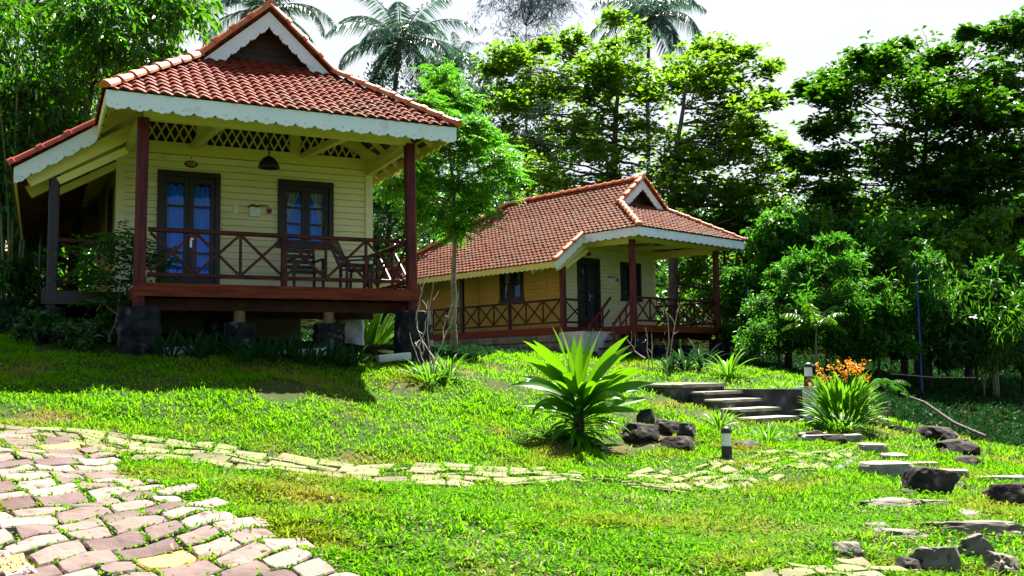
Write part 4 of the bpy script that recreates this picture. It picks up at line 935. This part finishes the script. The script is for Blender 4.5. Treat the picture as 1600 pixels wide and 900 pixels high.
# blue-green fine leaved trees behind
tree('fine_leaved_tree', 'blue-green fine-leaved tree behind the ridge of the near bungalow', [(640,420,46),(650,300,46),(665,180,46)], spread(8, [(570,760,95,200,14,38),(560,770,190,330,18,42),(560,660,280,400,9,38)]), 'l_blue', 'barkd', 14, leaf=(.22,.10), k=18, tips=26, style='x', r0=.25, dy=2.5, group='fine leaved trees behind the bungalows')
tree('fine_leaved_tree', 'dark fine-leaved tree between the bright sapling and the almond trees', [(800,420,48),(800,300,48),(795,200,48)], spread(9, [(740,880,130,230,11,38),(730,940,220,330,16,42)]), 'l_blue', 'barkd', 15, leaf=(.22,.10), k=18, tips=26, style='x', r0=.25, dy=2.5, group='fine leaved trees behind the bungalows')
tree('feathery_tree', 'wispy grey-blue tree with a see-through crown against the sky top centre', [(822,250,52),(822,150,52),(822,40,52)], spread(10, [(775,870,-30,60,22,22),(795,850,40,130,9,20),(765,885,-20,30,8,16)]), 'l_casu', 'barkd', 16, leaf=(.34,.030), k=10, tips=16, style='droop', r0=.12, dy=1.0)
# dark trees seen under the near roof and left of the far bungalow
tree('dark_tree', 'dark tree seen between the near bungalow wall and its right porch post', [(600,560,33),(605,400,33),(610,320,33)], spread(12, [(570,660,240,330,9,32),(560,660,330,430,10,32),(560,650,420,500,7,28)]), 'l_dark', 'barkd', 17, leaf=(.20,.10), k=12, tips=22, style='x', r0=.2)
# left: bamboo grove and dark tree
BL = spread(14, [(-30,130,-30,90,10,48),(130,290,-40,50,9,42),(-40,130,80,200,12,50),(130,250,60,120,4,32),(-40,110,190,300,10,44),(100,190,170,260,4,34),(-40,60,290,420,8,38)])
tree('bamboo_grove_tree', 'tall drooping-leaved tree filling the upper left corner beside the near roof', [(112,470,21),(118,330,21),(132,200,21),(160,60,21)], BL, 'l_bamboo', 'barkd', 18, leaf=(.24,.075), k=14, tips=28, style='droop', r0=.13, dy=1.8, sq=.8)
tree('leaning_tree', 'dark leaning tree at the left edge with bright leaves behind the wing roof', [(15,480,24),(25,330,24),(45,160,24)], spread(15, [(20,200,100,210,9,40),(30,170,190,290,9,36),(-40,90,250,360,8,36),(60,180,10,100,6,40)]), 'l_bush', 'barkd', 19, leaf=(.20,.085), k=16, tips=24, style='x', r0=.16, dy=1.5)
tree('backdrop_tree', 'bushy tree low behind the left wing of the near bungalow', [(90,470,34),(100,380,34),(110,300,34)], spread(16, [(-60,200,230,330,13,44),(-60,200,320,400,12,36),(100,220,100,230,7,36)]), 'l_bush', 'barkd', 20, leaf=(.26,.12), k=15, tips=26, style='x', r0=.2, dy=1.5)
# bamboo canes
def canes(name, label, u, v, Y, n, hgt, seed, leafy=True, rr=.035):
    r = np.random.default_rng(seed); b = at(u, v, Y); b.z = gz(b.x, b.y); root = empty(name, b); tag(root, label, 'bamboo'); mb = MB(); P = []
    for i in range(n):
        x, y = r.normal(size=2)*.22; lx, ly = r.normal(size=2)*.9+np.array([x, y])*1.2; H_ = hgt*r.uniform(.75, 1.05); pts = []
        for j in range(15):
            f = j/14; pts.append((x+lx*f**2, y+ly*f**2, H_*f-(f**3)*.5)); 
            if f > .3: P.append(pts[-1])
        mb.tube(pts, [rr*(1-.75*j/14) for j in range(15)], 7)
    mb.build('cane', MT['bamboo'], root, True)
    P = np.repeat(np.array(P), 60, 0); N = len(P); dd = r.normal(size=(N,3))*[.38,.38,.28]; B = P+dd; d = r.normal(size=(N,3))*.5; d[:,2] -= .6; d /= np.linalg.norm(d, axis=1, keepdims=True)
    V, F = leafquads(B, d, .2*r.uniform(.7,1.3,N), .03, r, mid=.35); npmesh('foliage', V, F, MT['l_bamboo'], root)
canes('bamboo_clump', 'clump of upright bamboo canes at the far left edge of the lawn', 20, 478, 19.5, 9, 7.0, 31)
canes('bamboo_clump', 'thin bamboo clump in the hedge left of the blue pole with the taller bamboo', 1330, 550, 26, 8, 3.2, 32, rr=.025)
canes('bamboo_clump', 'bamboo clump in the hedge near the right edge, deep shade below it', 1545, 572, 25.5, 8, 3.6, 33, rr=.025)
# ------------------------------------------------------------------ hedge of shrubs on the right
HG = 'shrubs of the hedge on the right'
SH = [(1165,540,29,44,110,'shrub right behind the far bungalow porch corner, left of the first blue pole'),(1215,545,25.5,50,112,'leafy shrub between the first blue pole and the small areca palm'),(1290,540,25,55,150,'broad shrub behind the orange-flowered clump'),
      (1370,550,25.5,52,108,'shrub left of the tall blue pole'),(1450,560,26,52,165,'shrub right behind the tall blue pole'),(1520,570,26,52,120,'shrub under the dark almond tree, second from the right edge'),(1595,572,26,55,185,'shrub at the right edge of the photo')]
for i, (u, v, Y, r, h, lab) in enumerate(SH):
    cl = spread(40+i, [(u-r*.45, u+r*.45, v-h-14, v-h*.8, 3, 18), (u-r*.8, u+r*.8, v-h*.95, v-h*.55, 7, 26), (u-r*.8, u+r*.8, v-h*.6, v-15, 8, 26), (u-r, u+r, v-22, v+2, 6, 20)])
    tree('shrub', lab, [(u, v, Y), (u+3, v-h*.4, Y), (u, v-h*.7, Y)], cl, 'l_bush' if i % 2 == 0 else 'l_dark' if i == 5 else 'l_bush', 'barkd', 50+i, leaf=((.17,.07),(.12,.055),(.22,.06))[i % 3], k=15, tips=26, style='x', r0=.05, group=HG, cat='shrub', dy=.8)
SH2 = [(1130,420,36,'rounded tree crown low behind the right end of the far porch roof'),(1230,425,30,'bright low tree between the middle and the right almond trees'),(1320,420,31,'low tree below the left side of the dark almond tree'),(1410,430,29,'low tree behind the tall blue pole'),(1510,430,29.5,'low tree beneath the dark almond crown'),(1600,440,33,'low tree filling the right edge above the hedge')]
for i, (u, v, Y, lab) in enumerate(SH2):
    cl = spread(60+i, [(u-60, u+60, v-90, v-30, 11, 34), (u-60, u+60, v-30, v+60, 12, 34)])
    tree('low_tree', lab, [(u, 545, Y), (u+4, v, Y), (u, v-50, Y)], cl, 'l_bush' if i % 2 else 'l_term', 'barkd', 70+i, leaf=(.22,.10), k=13, tips=26, style='x', r0=.12, group='low trees behind the hedge', dy=1.2)
# a far wood on the rise that nobody could count
r = np.random.default_rng(77); n = 5200; X = r.uniform(-75, 85, n); Y = r.uniform(50, 84, n); Z = ground(X, Y) + r.uniform(.2, 4.2, n); C = np.stack([X, Y, Z], 1)
B = np.repeat(C, 34, 0) + r.normal(size=(n*34, 3))*[.8,.8,.55]; d = r.normal(size=B.shape); d /= np.linalg.norm(d, axis=1, keepdims=True); V, F = leafquads(B, d, .5*r.uniform(.6,1.3,len(B)), .24, r, upn=.4)
tag(npmesh('distant_wood', V, F, MT['l_dark']), kind='stuff')
# ------------------------------------------------------------------ palms
def palm(label, trunk, fl, nf, seed, leafm='l_palm', name='coconut_palm', droop=1.0, tr=.14, cat='palm', group='coconut palms above the roofs', wd=.05, lf=.62, el=(-.45, 1.25)):
    r = np.random.default_rng(seed); T = [at(*p) for p in trunk]; b = T[0].copy(); b.z = gz(b.x, b.y)-.1; root = empty(name, b); tag(root, label, cat, group)
    tp = [p-b for p in [b]+T[1:]]; mb = MB(); pts = []
    for i in range(len(tp)-1):
        for j in range(5): pts.append(tp[i].lerp(tp[i+1], j/5))
    pts.append(tp[-1]); mb.tube(pts, [tr*(1-.4*i/len(pts)) for i in range(len(pts))], 10); mb.build('trunk', MT['bark'] if tr > .05 else MT['barkg'], root, True)
    top = tp[-1]; ra = MB(); Vs, Fs, off = [], [], 0
    for i in range(nf):
        az = i*2.4+r.uniform(-.3,.3); e0 = el[0]+(el[1]-el[0])*((i+.5)/nf)**.8; L = fl*r.uniform(.85, 1.1); n = 22; p = top.copy(); P = [p.copy()]; e = e0; D = []
        for j in range(n):
            f = j/n; e -= (1.5+.5*math.cos(e0))*droop/n*(.35+1.1*f); dv = Vector((math.cos(az)*math.cos(e), math.sin(az)*math.cos(e), math.sin(e))); p = p+dv*(L/n); P.append(p.copy()); D.append(dv)
        ra.tube(P, [.03*fl/3.5*(1-.85*j/n) for j in range(n+1)], 4, cap=False)
        bs, ds, ls = [], [], []
        for j in range(2, n):
            for q in range(3):
                f = (j+q/3)/n; bp = P[j].lerp(P[j+1], q/3); dv = D[j]; side = dv.cross(Vector((0,0,1))).normalized()
                for sg in (-1, 1):
                    dl = side*sg*1.0 + dv*.55 + Vector((0,0,-.35-.5*r.random())); bs.append(bp); ds.append(dl.normalized()); ls.append(fl/3.5*lf*(math.sin(math.pi*min(1, f*.92+.08))**.6+.12)*r.uniform(.85,1.1))
        V, F = leafquads(np.array(bs), np.array(ds), np.array(ls), wd*fl/3.5, r, mid=.3, fold=.4); Vs.append(V); Fs.append(F+off); off += len(V)
    ra.build('rachis', MT['barkg'], root); npmesh('fronds', np.concatenate(Vs), np.concatenate(Fs), MT[leafm], root); return root
palm('coconut palm behind the peak of the near bungalow gable', [(420,300,46),(418,100,46),(416,14,46)], 4.2, 18, 81, lf=.65)
palm('coconut palm with a full crown just right of the near bungalow gable', [(600,330,47),(612,180,47),(626,66,47)], 4.4, 21, 82, lf=.66, wd=.05)
palm('small distant palm between the full palm and the wispy tree', [(716,330,62),(716,160,62),(716,90,62)], 2.4, 16, 83)
palm('dark coconut palm whose crown rises above the middle almond trees', [(1010,330,52),(1012,150,52),(1014,28,52)], 4.2, 20, 84, lf=.7, wd=.055)
palm('palm whose fronds hang into the photo left of the near bungalow gable', [(262,330,34),(266,100,34),(268,-22,34)], 3.0, 18, 85)
palm('small light green areca palm in front of the hedge', [(1274,560,23.5),(1275,530,23.5),(1276,512,23.5)], .95, 9, 86, 'l_cord', 'areca_palm', tr=.03, group=None, wd=.10, lf=.9, el=(.3,1.3), droop=.8)
palm('low fern-like palm seedling in the shade right of the orange flowers', [(1385,612,18),(1384,604,18),(1384,600,18)], .55, 8, 87, 'l_bush', 'palm_seedling', tr=.02, group=None, wd=.10, lf=.9, el=(.1,.8))
# ------------------------------------------------------------------ strap leaved plants
def strap(name, label, p, n, L, Wd, leafm, seed, cat='plant', group=None, h0=.0, up=(.2,1.25), arch=1.3, part='foliage', stem=None, rad=.05, seg=9, tipw=.5, extra=None, wexp=.3):
    r = np.random.default_rng(seed); root = empty(name, p); tag(root, label, cat, group); V, F = [], []
    spec = [(i*2.399+r.uniform(-.4,.4), up[0]+(up[1]-up[0])*((i+.5)/n)**.9, L*r.uniform(.75,1.1), h0*(i/n), arch*r.uniform(.7,1.2)) for i in range(n)]
    spec += extra or []
    for q_i, (az, e0, Ln, hh, ar) in enumerate(spec):
        e = e0; q = np.array([math.cos(az)*rad, math.sin(az)*rad, hh]); ax = np.array([math.cos(az), math.sin(az), 0]); sd_ = np.array([-math.sin(az), math.cos(az), 0]); base = len(V); big = q_i >= n; tw = r.uniform(-.35,.35) if not big else r.choice([-1, 1])*r.uniform(.6, 1.15)
        for j in range(seg+1):
            f = j/seg; wv = Wd*(.30+.70*math.sin(math.pi*min(1, .1+f*.8)))*(1-f**5)*r.uniform(.98,1.02)*(Ln/L)**wexp; dv = ax*math.cos(e)+np.array([0,0,math.sin(e)]); nn = np.cross(sd_, dv)
            g_ = tw*(.55+.45*f if big else f); s2 = sd_*math.cos(g_)+nn*math.sin(g_); nn = nn*math.cos(g_)-sd_*math.sin(g_)
            V += [q-s2*wv/2-nn*wv*.16, q, q+s2*wv/2-nn*wv*.16]
            q = q+dv*Ln/seg; e -= ar/seg*(.3+1.4*f)
        for j in range(seg): a_ = base+j*3; F += [(a_, a_+1, a_+4, a_+3), (a_+1, a_+2, a_+5, a_+4)]
    npmesh(part, np.array(V), np.array(F), MT[leafm], root, smooth=True)
    if stem: s = MB(); s.tube([(0,0,-.1),(0,0,stem)], [rad*1.3, rad], 10); s.build('stem', MT['barkd'], root)
    return root
p = on(905, 692)
PI = math.pi
ex = [(PI*.98,.55,.95,.45,.9),(PI*1.03,.9,1.0,.5,.75),(PI*.93,1.0,1.05,.55,.55),(PI*1.08,1.12,1.0,.5,.5),(PI*.9,.75,.9,.4,.8),(PI*1.15,.7,.85,.3,2.6),(PI*.97,.3,.8,.3,.4),
 (1.7,1.4,.85,.55,.1),(-1.4,1.38,.85,.55,.12),(2.4,1.25,1.0,.6,.25),(-2.2,1.3,1.0,.55,.3),(.9,1.25,1.0,.58,.2),(-.9,1.22,1.0,.55,.3),
 (.05,1.0,1.05,.55,.35),(.25,.85,1.0,.5,.45),(-.2,.95,1.0,.5,.4),(.0,.62,1.0,.45,.5),(-.12,.42,1.05,.42,.42),(.1,.25,.95,.32,.15),(.3,.5,.95,.4,.9),(-.45,.75,.95,.45,.7),(-.35,.2,.8,.3,.5),
 (-1.9,.9,.85,.45,1.2),(-1.3,.8,.85,.4,1.3),(-2.6,.75,.9,.4,1.0),(-.8,.6,.85,.35,1.2)]
ex = [(a_, e_, l_*.92, h_+.05, r_) for a_, e_, l_, h_, r_ in ex]
strap('strap_leaf_plant', 'large glossy strap-leaved plant with broad arching leaves in the middle of the lawn', p, 100, .60, .098, 'l_cord', 91, h0=.5, up=(-.45,1.0), arch=1.3, stem=.5, rad=.06, extra=ex, seg=12, wexp=1.3)
for i, (u, v, n, L, lab) in enumerate([(1124,668,34,.42,'spiky lily clump just left of the lower garden steps'),(1200,693,34,.42,'spiky lily clump right of the lawn bollard light'),(1240,604,26,.38,'thin grassy clump beside the bollard on the wall pillar')]):
    q = on(u, v) if i < 2 else Vector((RWB.x-.35, RWB.y+.5, -.5)); strap('spider_lily', lab, q, n, L, .032, 'l_lily', 100+i, group='spider lilies by the garden steps', up=(.35,1.35), arch=.9)
# orange flowered clump
q = on(1318, 668); q.z = gz(q.x, q.y)
fc = strap('flowering_clump', 'leafy clump topped with small orange flowers beside the retaining wall', q, 260, .50, .055, 'l_lily', 110, h0=.46, up=(.4,1.5), arch=.95, rad=.30)
r = np.random.default_rng(4); s = MB(); Vs, Fs, off = [], [], 0
for i in range(26):
    x, y = r.uniform(-.42,.42), r.uniform(-.35,.35); z = .98+r.uniform(-.22,.10)-.3*x*x; s.tube([(x*.5,y*.5,.3),(x,y,z)], .006, 4)
    N = 14; Bc = np.array([[x,y,z]])+r.normal(size=(N,3))*[.03,.03,.045]; d = r.normal(size=(N,3)); d[:,2] += .3; d /= np.linalg.norm(d, axis=1, keepdims=True); V, F = leafquads(Bc, d, .055, .024, r); Vs.append(V); Fs.append(F+off); off += len(V)
s.build('flower_stalks', MT['l_lily'], fc); npmesh('flowers', np.concatenate(Vs), np.concatenate(Fs), MT['flower'], fc)
# lilies in the shade under the near deck
for i in range(15):
    u = 250+i*22+random.Random(i).uniform(-7,7); v = 556+random.Random(i+9).uniform(-4,8)+(u-250)*.035; q = on(u, v)
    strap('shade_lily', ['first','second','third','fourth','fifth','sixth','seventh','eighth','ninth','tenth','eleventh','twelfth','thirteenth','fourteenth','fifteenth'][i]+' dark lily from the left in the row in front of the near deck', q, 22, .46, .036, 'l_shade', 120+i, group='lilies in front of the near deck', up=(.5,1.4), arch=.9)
for i, (u, v, lab) in enumerate([(672,596,'bright arching grass clump in front of the right pier of the near deck'),(700,588,'smaller bright grass clump right of the bare twigs')]): strap('lily_clump', lab, on(u, v), 46, .42, .028, 'l_lily', 140+i, up=(.3,1.35), arch=1.2, rad=.12, group='bright clumps by the right pier')
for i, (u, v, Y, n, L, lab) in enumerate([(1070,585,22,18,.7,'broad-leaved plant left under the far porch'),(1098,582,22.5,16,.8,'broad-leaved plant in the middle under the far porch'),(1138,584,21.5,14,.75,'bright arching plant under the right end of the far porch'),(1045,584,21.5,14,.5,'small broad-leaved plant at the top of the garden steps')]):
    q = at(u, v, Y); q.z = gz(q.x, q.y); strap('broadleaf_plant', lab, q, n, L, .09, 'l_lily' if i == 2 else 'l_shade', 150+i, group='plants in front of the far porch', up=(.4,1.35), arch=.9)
# red flowered plants seen under the near deck
q = loc1(4.6, 4.2, 0); q.z = gz(q.x, q.y); rf_ = strap('red_flower_plant', 'leafy plant with red flowers seen between the piers of the near deck', q, 60, 1.0, .09, 'l_lily', 160, up=(.6,1.45), arch=.7, rad=.3)
r = np.random.default_rng(6); N = 70; Bc = np.repeat(r.uniform([-.4,-.4,.55],[.4,.1,1.15],(14,3)), 5, 0)+r.normal(size=(N,3))*.02; d = r.normal(size=(N,3)); d /= np.linalg.norm(d, axis=1, keepdims=True); V, F = leafquads(Bc, d, .09, .04, r); npmesh('flowers', V, F, MT['rflower'], rf_)
for i, (u, v, Y, lab) in enumerate([(65,468,20.5,'light green leafy plant in the sunny gap behind the left wing'),(30,455,22,'light green leafy plant at the left edge in the sunny gap')]):
    q = at(u, v, Y); q.z = gz(q.x, q.y); strap('garden_plant', lab, q, 30, .7, .07, 'l_lily', 170+i, up=(.3,1.35), arch=1.0, group='plants in the gap behind the left wing')
# shrub with woody stems at the left front of the near bungalow
p = on(180, 535); p2 = p.y
tree('woody_shrub', 'young leafy shrub with forked stems in front of the left porch post', [(172,535,p2),(185,470,p2),(196,420,p2)], [(150,392,24),(195,395,28),(232,400,22),(170,430,26),(215,440,26),(245,408,16),(160,470,22),(205,480,22),(150,505,20),(188,370,18),(135,430,14),(228,470,16)], 'l_bush', 'twig', 181, leaf=(.10,.045), k=9, tips=19, style='pinnate', r0=.022, cat='shrub', dy=.25)
for i, (u, v, w_, h_, lab) in enumerate([(62,535,60,40,'low dark shrub at the foot of the black wing post'),(118,545,50,36,'low dark shrub between the wing post and the forked young shrub')]):
    y_ = on(u, v).y; tree('dark_shrub', lab, [(u,v,y_),(u,v-h_*.4,y_),(u,v-h_*.7,y_)], spread(210+i, [(u-w_*.5,u+w_*.5,v-h_,v-6,12,13)]), 'l_dark', 'barkd', 212+i, leaf=(.09,.04), k=9, tips=22, style='x', r0=.02, cat='shrub', dy=.25, group='dark shrubs under the left wing')
# bright sapling
SP = [(690,120,22),(700,150,30),(672,165,22),(725,160,20),(700,190,32),(665,200,20),(735,195,20),(690,215,26),(680,250,40),(730,240,40),(780,245,32),(640,245,24),(660,285,34),(710,290,44),(755,290,36),(795,272,20),(740,325,28),(690,330,34),(645,300,20),(620,290,14),(660,330,24),(760,215,18),(712,355,16)]
q = on(708, 549, 8)
tree('sapling', 'slender sapling with a bright green feathery crown between the two bungalows', [(709,549,19.5),(709,440,19.5),(710,330,19.5),(700,150,19.5)], SP, 'l_young', 'barkg', 182, leaf=(.105,.04), k=16, tips=62, style='pinnate', r0=.075, dy=.7, sq=.85)
# bare twigs
def twigs(name, label, base, ends, seed, r0=.012):
    r = np.random.default_rng(seed); root = empty(name, base[0]); tag(root, label, 'twigs', 'bare twiggy shrubs'); mb = MB(); O = base[0]
    for a_, b_ in ends:
        p0 = at(*a_)-O; p1 = at(*b_)-O; limb(mb, p0, p1, r0, r0*.35, r, n=6, sag=.10, k=5)
        for _ in range(2):
            f = r.uniform(.5,.9); s_ = p0.lerp(p1, f); limb(mb, s_, s_+Vector(r.normal(size=3))*.10+Vector((0,0,.10)), r0*.45, r0*.2, r, n=3, k=4)
    mb.build('stems', MT['twig'], root)
Y = 13.6; b0 = on(672, 592); Y = b0.y
twigs('bare_shrub', 'pale bare twigs rising before the right pier of the near bungalow', [b0], [((672,592,Y),(655,540,Y)),((655,540,Y),(668,470,Y)),((672,592,Y),(678,440,Y)),((678,560,Y),(650,500,Y)),((676,590,Y),(705,480,Y)),((650,500,Y),(662,432,Y)),((690,540,Y),(716,455,Y)),((673,590,Y),(640,520,Y))], 190)
Y = 21.2; q = at(1030,585,Y); q.z = gz(q.x,q.y)
twigs('bare_shrub', 'bare grey stems standing below the front post of the far bungalow', [q], [((1012,585,Y),(1008,512,Y)),((1020,587,Y),(1018,520,Y)),((1040,584,Y),(1037,478,Y)),((1042,584,Y),(1058,488,Y)),((1008,560,Y),(980,530,Y)),((1058,488,Y),(1062,478,Y))], 191, r0=.018)
# blue poles, wire, fallen branch
for i, (u, v0, v1, Y, lab) in enumerate([(1168,448,545,27.5,'thin dark blue pole in the hedge behind the far porch corner'),(1433,440,520,25.3,'bright blue pole standing in the hedge below the dark almond tree')]):
    a_ = at(u, v0, Y); b_ = at(u+3, v1, Y); s = MB(); gb = gz(b_.x, b_.y); s.tube([(b_.x, b_.y, gb-.1), tuple(a_)], .026, 10); s.tube([tuple(a_), (a_.x, a_.y, a_.z+.5*(i))] if i else [tuple(a_), (a_.x, a_.y, a_.z+.02)], .012, 6)
    tag(s.build('blue_pole', MT['blue']), lab, 'pole', 'blue poles in the hedge')
a_, b_ = at(1392,584,19), at(1525,590,19); s = MB(); s.tube([a_, a_.lerp(b_, .5)+Vector((0,0,-.03)), b_], .006, 6); tag(s.build('wire', MT['twig']), 'thin pale wire stretched across the deep shade on the right', 'wire')
a_, b_ = at(1408,615,19.5), at(1540,682,17.5); s = MB(); s.tube([a_, a_.lerp(b_, .3)+Vector((0,0,.06)), a_.lerp(b_, .65)+Vector((0,0,-.05)), b_], [.02,.03,.035,.035], 8); tag(s.build('fallen_branch', MT['bark']), 'bare fallen branch slanting down the dark bank', 'branch')
# small round shrub
q = on(1352, 652); tree('small_shrub', 'tiny yellow-green round shrub right of the orange flowers', [(1352,655,q.y),(1352,646,q.y),(1352,642,q.y)], [(1346,643,9),(1356,640,9),(1351,634,8)], 'l_young', 'barkd', 195, leaf=(.07,.035), k=10, tips=12, style='x', r0=.012, cat='shrub', dy=.05)
# ------------------------------------------------------------------ grass and small ground plants
r = np.random.default_rng(99)
def house_in(x, y, L, rz, m=0.0):
    c, s = math.cos(rz), math.sin(rz); a_ = (x-L[0])*c+(y-L[1])*s; b_ = -(x-L[0])*s+(y-L[1])*c
    return (a_ > -1.3-m) & (a_ < 4.3+m) & (b_ > -.1-m) & (b_ < 9.8)
PATHS = [P_MAIN, P_NARROW, P_PEB, P_BOT]; DIRT = [P_DIRT1, P_DIRT2, P_DIRT3, P_DIRT4]
def grass(n, y0, y1, hgt, wid, lean, name, m, path_keep=0, seed=1, clump=.0):
    r = np.random.default_rng(seed); y = np.sqrt(r.uniform(y0*y0, y1*y1, n)); x = r.uniform(-1, 1, n)*(y*.60+.5)
    keep = ~house_in(x, y, h1_loc, h1_rz) & ~house_in(x, y, h2_loc, h2_rz, .2) & ~inpoly(x, y, DARK[0])
    keep &= ~inpoly(x, y, P_PEB) & (~occupied(x, y) | (r.random(n) < .015)| (inpoly(x, y, P_NARROW) & (r.random(n) < .10)) | (inpoly(x, y, P_MOSS) & (r.random(n) < .38)))
    for P in DIRT: keep &= ~inpoly(x, y, P) | (r.random(n) < .07)
    # thin and thick places
    den = .5+.5*np.sin(x*2.1+1.7*np.sin(y*1.3))*np.sin(y*1.9+1.1*np.sin(x*1.7)); keep &= r.random(n) < (.30+.70*den)
    if name in 'de': pt = np.sin(x*1.3+.8*np.sin(y*1.1)+.6)*np.sin(y*1.5+.9*np.sin(x*.9)); q1, q2 = on(980, 825), on(430, 830); wt = np.exp(-((x-q1.x)/1.5)**2-((y-q1.y)/1.0)**2)+.6*np.exp(-((x-q2.x)/.9)**2-((y-q2.y)/.8)**2); keep &= r.random(n) < np.clip(.10+.5*np.clip(pt,0,1)+wt*(.5+.7*pt), .04, 1)
    x, y, den = x[keep], y[keep], den[keep]; z = ground(x, y); N = len(x)
    if m == 'd': pass
    tuft = np.sin(x*9.3+2*np.sin(y*7.7))*np.sin(y*10.1+2*np.sin(x*6.1)); on_path = np.zeros(N, bool)
    for P in PATHS+[P_MOSS]: on_path |= inpoly(x, y, P)
    H_ = hgt*r.uniform(.5, 1.25, N)*(.8+.35*den)*(1+.35*tuft)*np.where(on_path, .42, 1)*(1+.012*y); W_ = wid*r.uniform(.7, 1.3, N)*(1+.02*y)
    az = r.uniform(0, 2*np.pi, N); ln = lean*r.uniform(.2, 1.4, N); dx, dy = np.cos(az), np.sin(az); px, py = -np.sin(az), np.cos(az)
    def P3(f, wv, sgn): 
        hx = ln*f*f*H_; return np.stack([x+dx*hx*1.1+px*wv*sgn, y+dy*hx*1.1+py*wv*sgn, z-.005+H_*(f-.30*ln*f*f)+np.where(on_path, .03, 0)], 1)
    V = np.stack([P3(0, W_*.4, -1), P3(0, W_*.4, 1), P3(.5, W_*.5, 1), P3(.5, W_*.5, -1), P3(1, 0, 0)], 1).reshape(-1, 3)
    b_ = np.arange(N)[:,None]*5; F = np.concatenate([b_+[0,1,2], b_+[0,2,3], b_+[3,2,4]])
    return V, F
def merge(L, name, m):
    o = 0; Vs, Fs = [], []
    for V, F in L: Vs.append(V); Fs.append(F+o); o += len(V)
    ob = npmesh(name, np.concatenate(Vs), np.concatenate(Fs), m); return tag(ob, kind='stuff')
merge([grass(130000, 4.2, 8.5, .060, .0115, 1.25, 'a', 0, .035, 1), grass(150000, 8.5, 14, .062, .011, 1.0, 'b', 0, .05, 2), grass(110000, 14, 26, .075, .016, .9, 'c', 0, .05, 3)], 'grass', MT['grass'])
merge([grass(90000, 4.2, 9, .055, .009, 1.6, 'd', 0, .0, 4), grass(6000, 9, 14, .06, .009, 1.4, 'e', 0, .0, 5)], 'dry_grass', MT['dry'])
n = 46000; y = np.sqrt(r.uniform(17, 90, n)); x = r.uniform(-1, 1, n)*(y*.6+.4); pt = np.sin(x*1.9+1.2*np.sin(y*1.6))*np.sin(y*2.2+np.sin(x*2.7)); k_ = (r.random(n) < np.clip(.15+1.3*pt, .06, 1)) & ~occupied(x, y) & ~inpoly(x, y, P_MAIN) & ~inpoly(x, y, P_PEB); x, y = x[k_], y[k_]; z = ground(x, y)+r.uniform(.015, .055, len(x)); d = r.normal(size=(len(x), 3)); d[:, 2] = np.abs(d[:, 2])*.35; d /= np.linalg.norm(d, axis=1, keepdims=True)
V, F = leafquads(np.stack([x, y, z], 1), d, .034*r.uniform(.6, 1.3, len(x)), .019, r, upn=.8, mid=.6); tag(npmesh('ground_cover', V, F, MT['weed']), kind='stuff')
# undergrowth in the shade and behind
n = 42000; x = r.uniform(-18, 24, n); y = r.uniform(13.5, 40, n); k_ = inpoly(x, y, DARK[0]) & ~house_in(x, y, h1_loc, h1_rz, .3) & ~house_in(x, y, h2_loc, h2_rz, .4) & ~inpoly(x, y, TER); x, y = x[k_], y[k_]; z = ground(x, y)
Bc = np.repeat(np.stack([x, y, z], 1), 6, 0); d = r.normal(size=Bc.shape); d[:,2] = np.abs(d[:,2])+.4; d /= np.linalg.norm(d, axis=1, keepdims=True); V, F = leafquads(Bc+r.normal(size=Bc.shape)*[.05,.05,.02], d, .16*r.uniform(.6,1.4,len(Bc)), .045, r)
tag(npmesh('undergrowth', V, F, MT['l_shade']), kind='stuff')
# fallen leaves
n = 420; y = np.sqrt(r.uniform(20, 180, n)); x = r.uniform(-1,1,n)*y*.55; k_ = ~house_in(x, y, h1_loc, h1_rz, .3); x, y = x[k_], y[k_]; z = ground(x, y)+.035; d = r.normal(size=(len(x),3)); d[:,2] *= .25; d /= np.linalg.norm(d, axis=1, keepdims=True)
V, F = leafquads(np.stack([x,y,z],1), d, .06*r.uniform(.5,1.2,len(x)), .03, r, upn=.8); tag(npmesh('fallen_leaves', V, F, MT['dry']), kind='stuff')
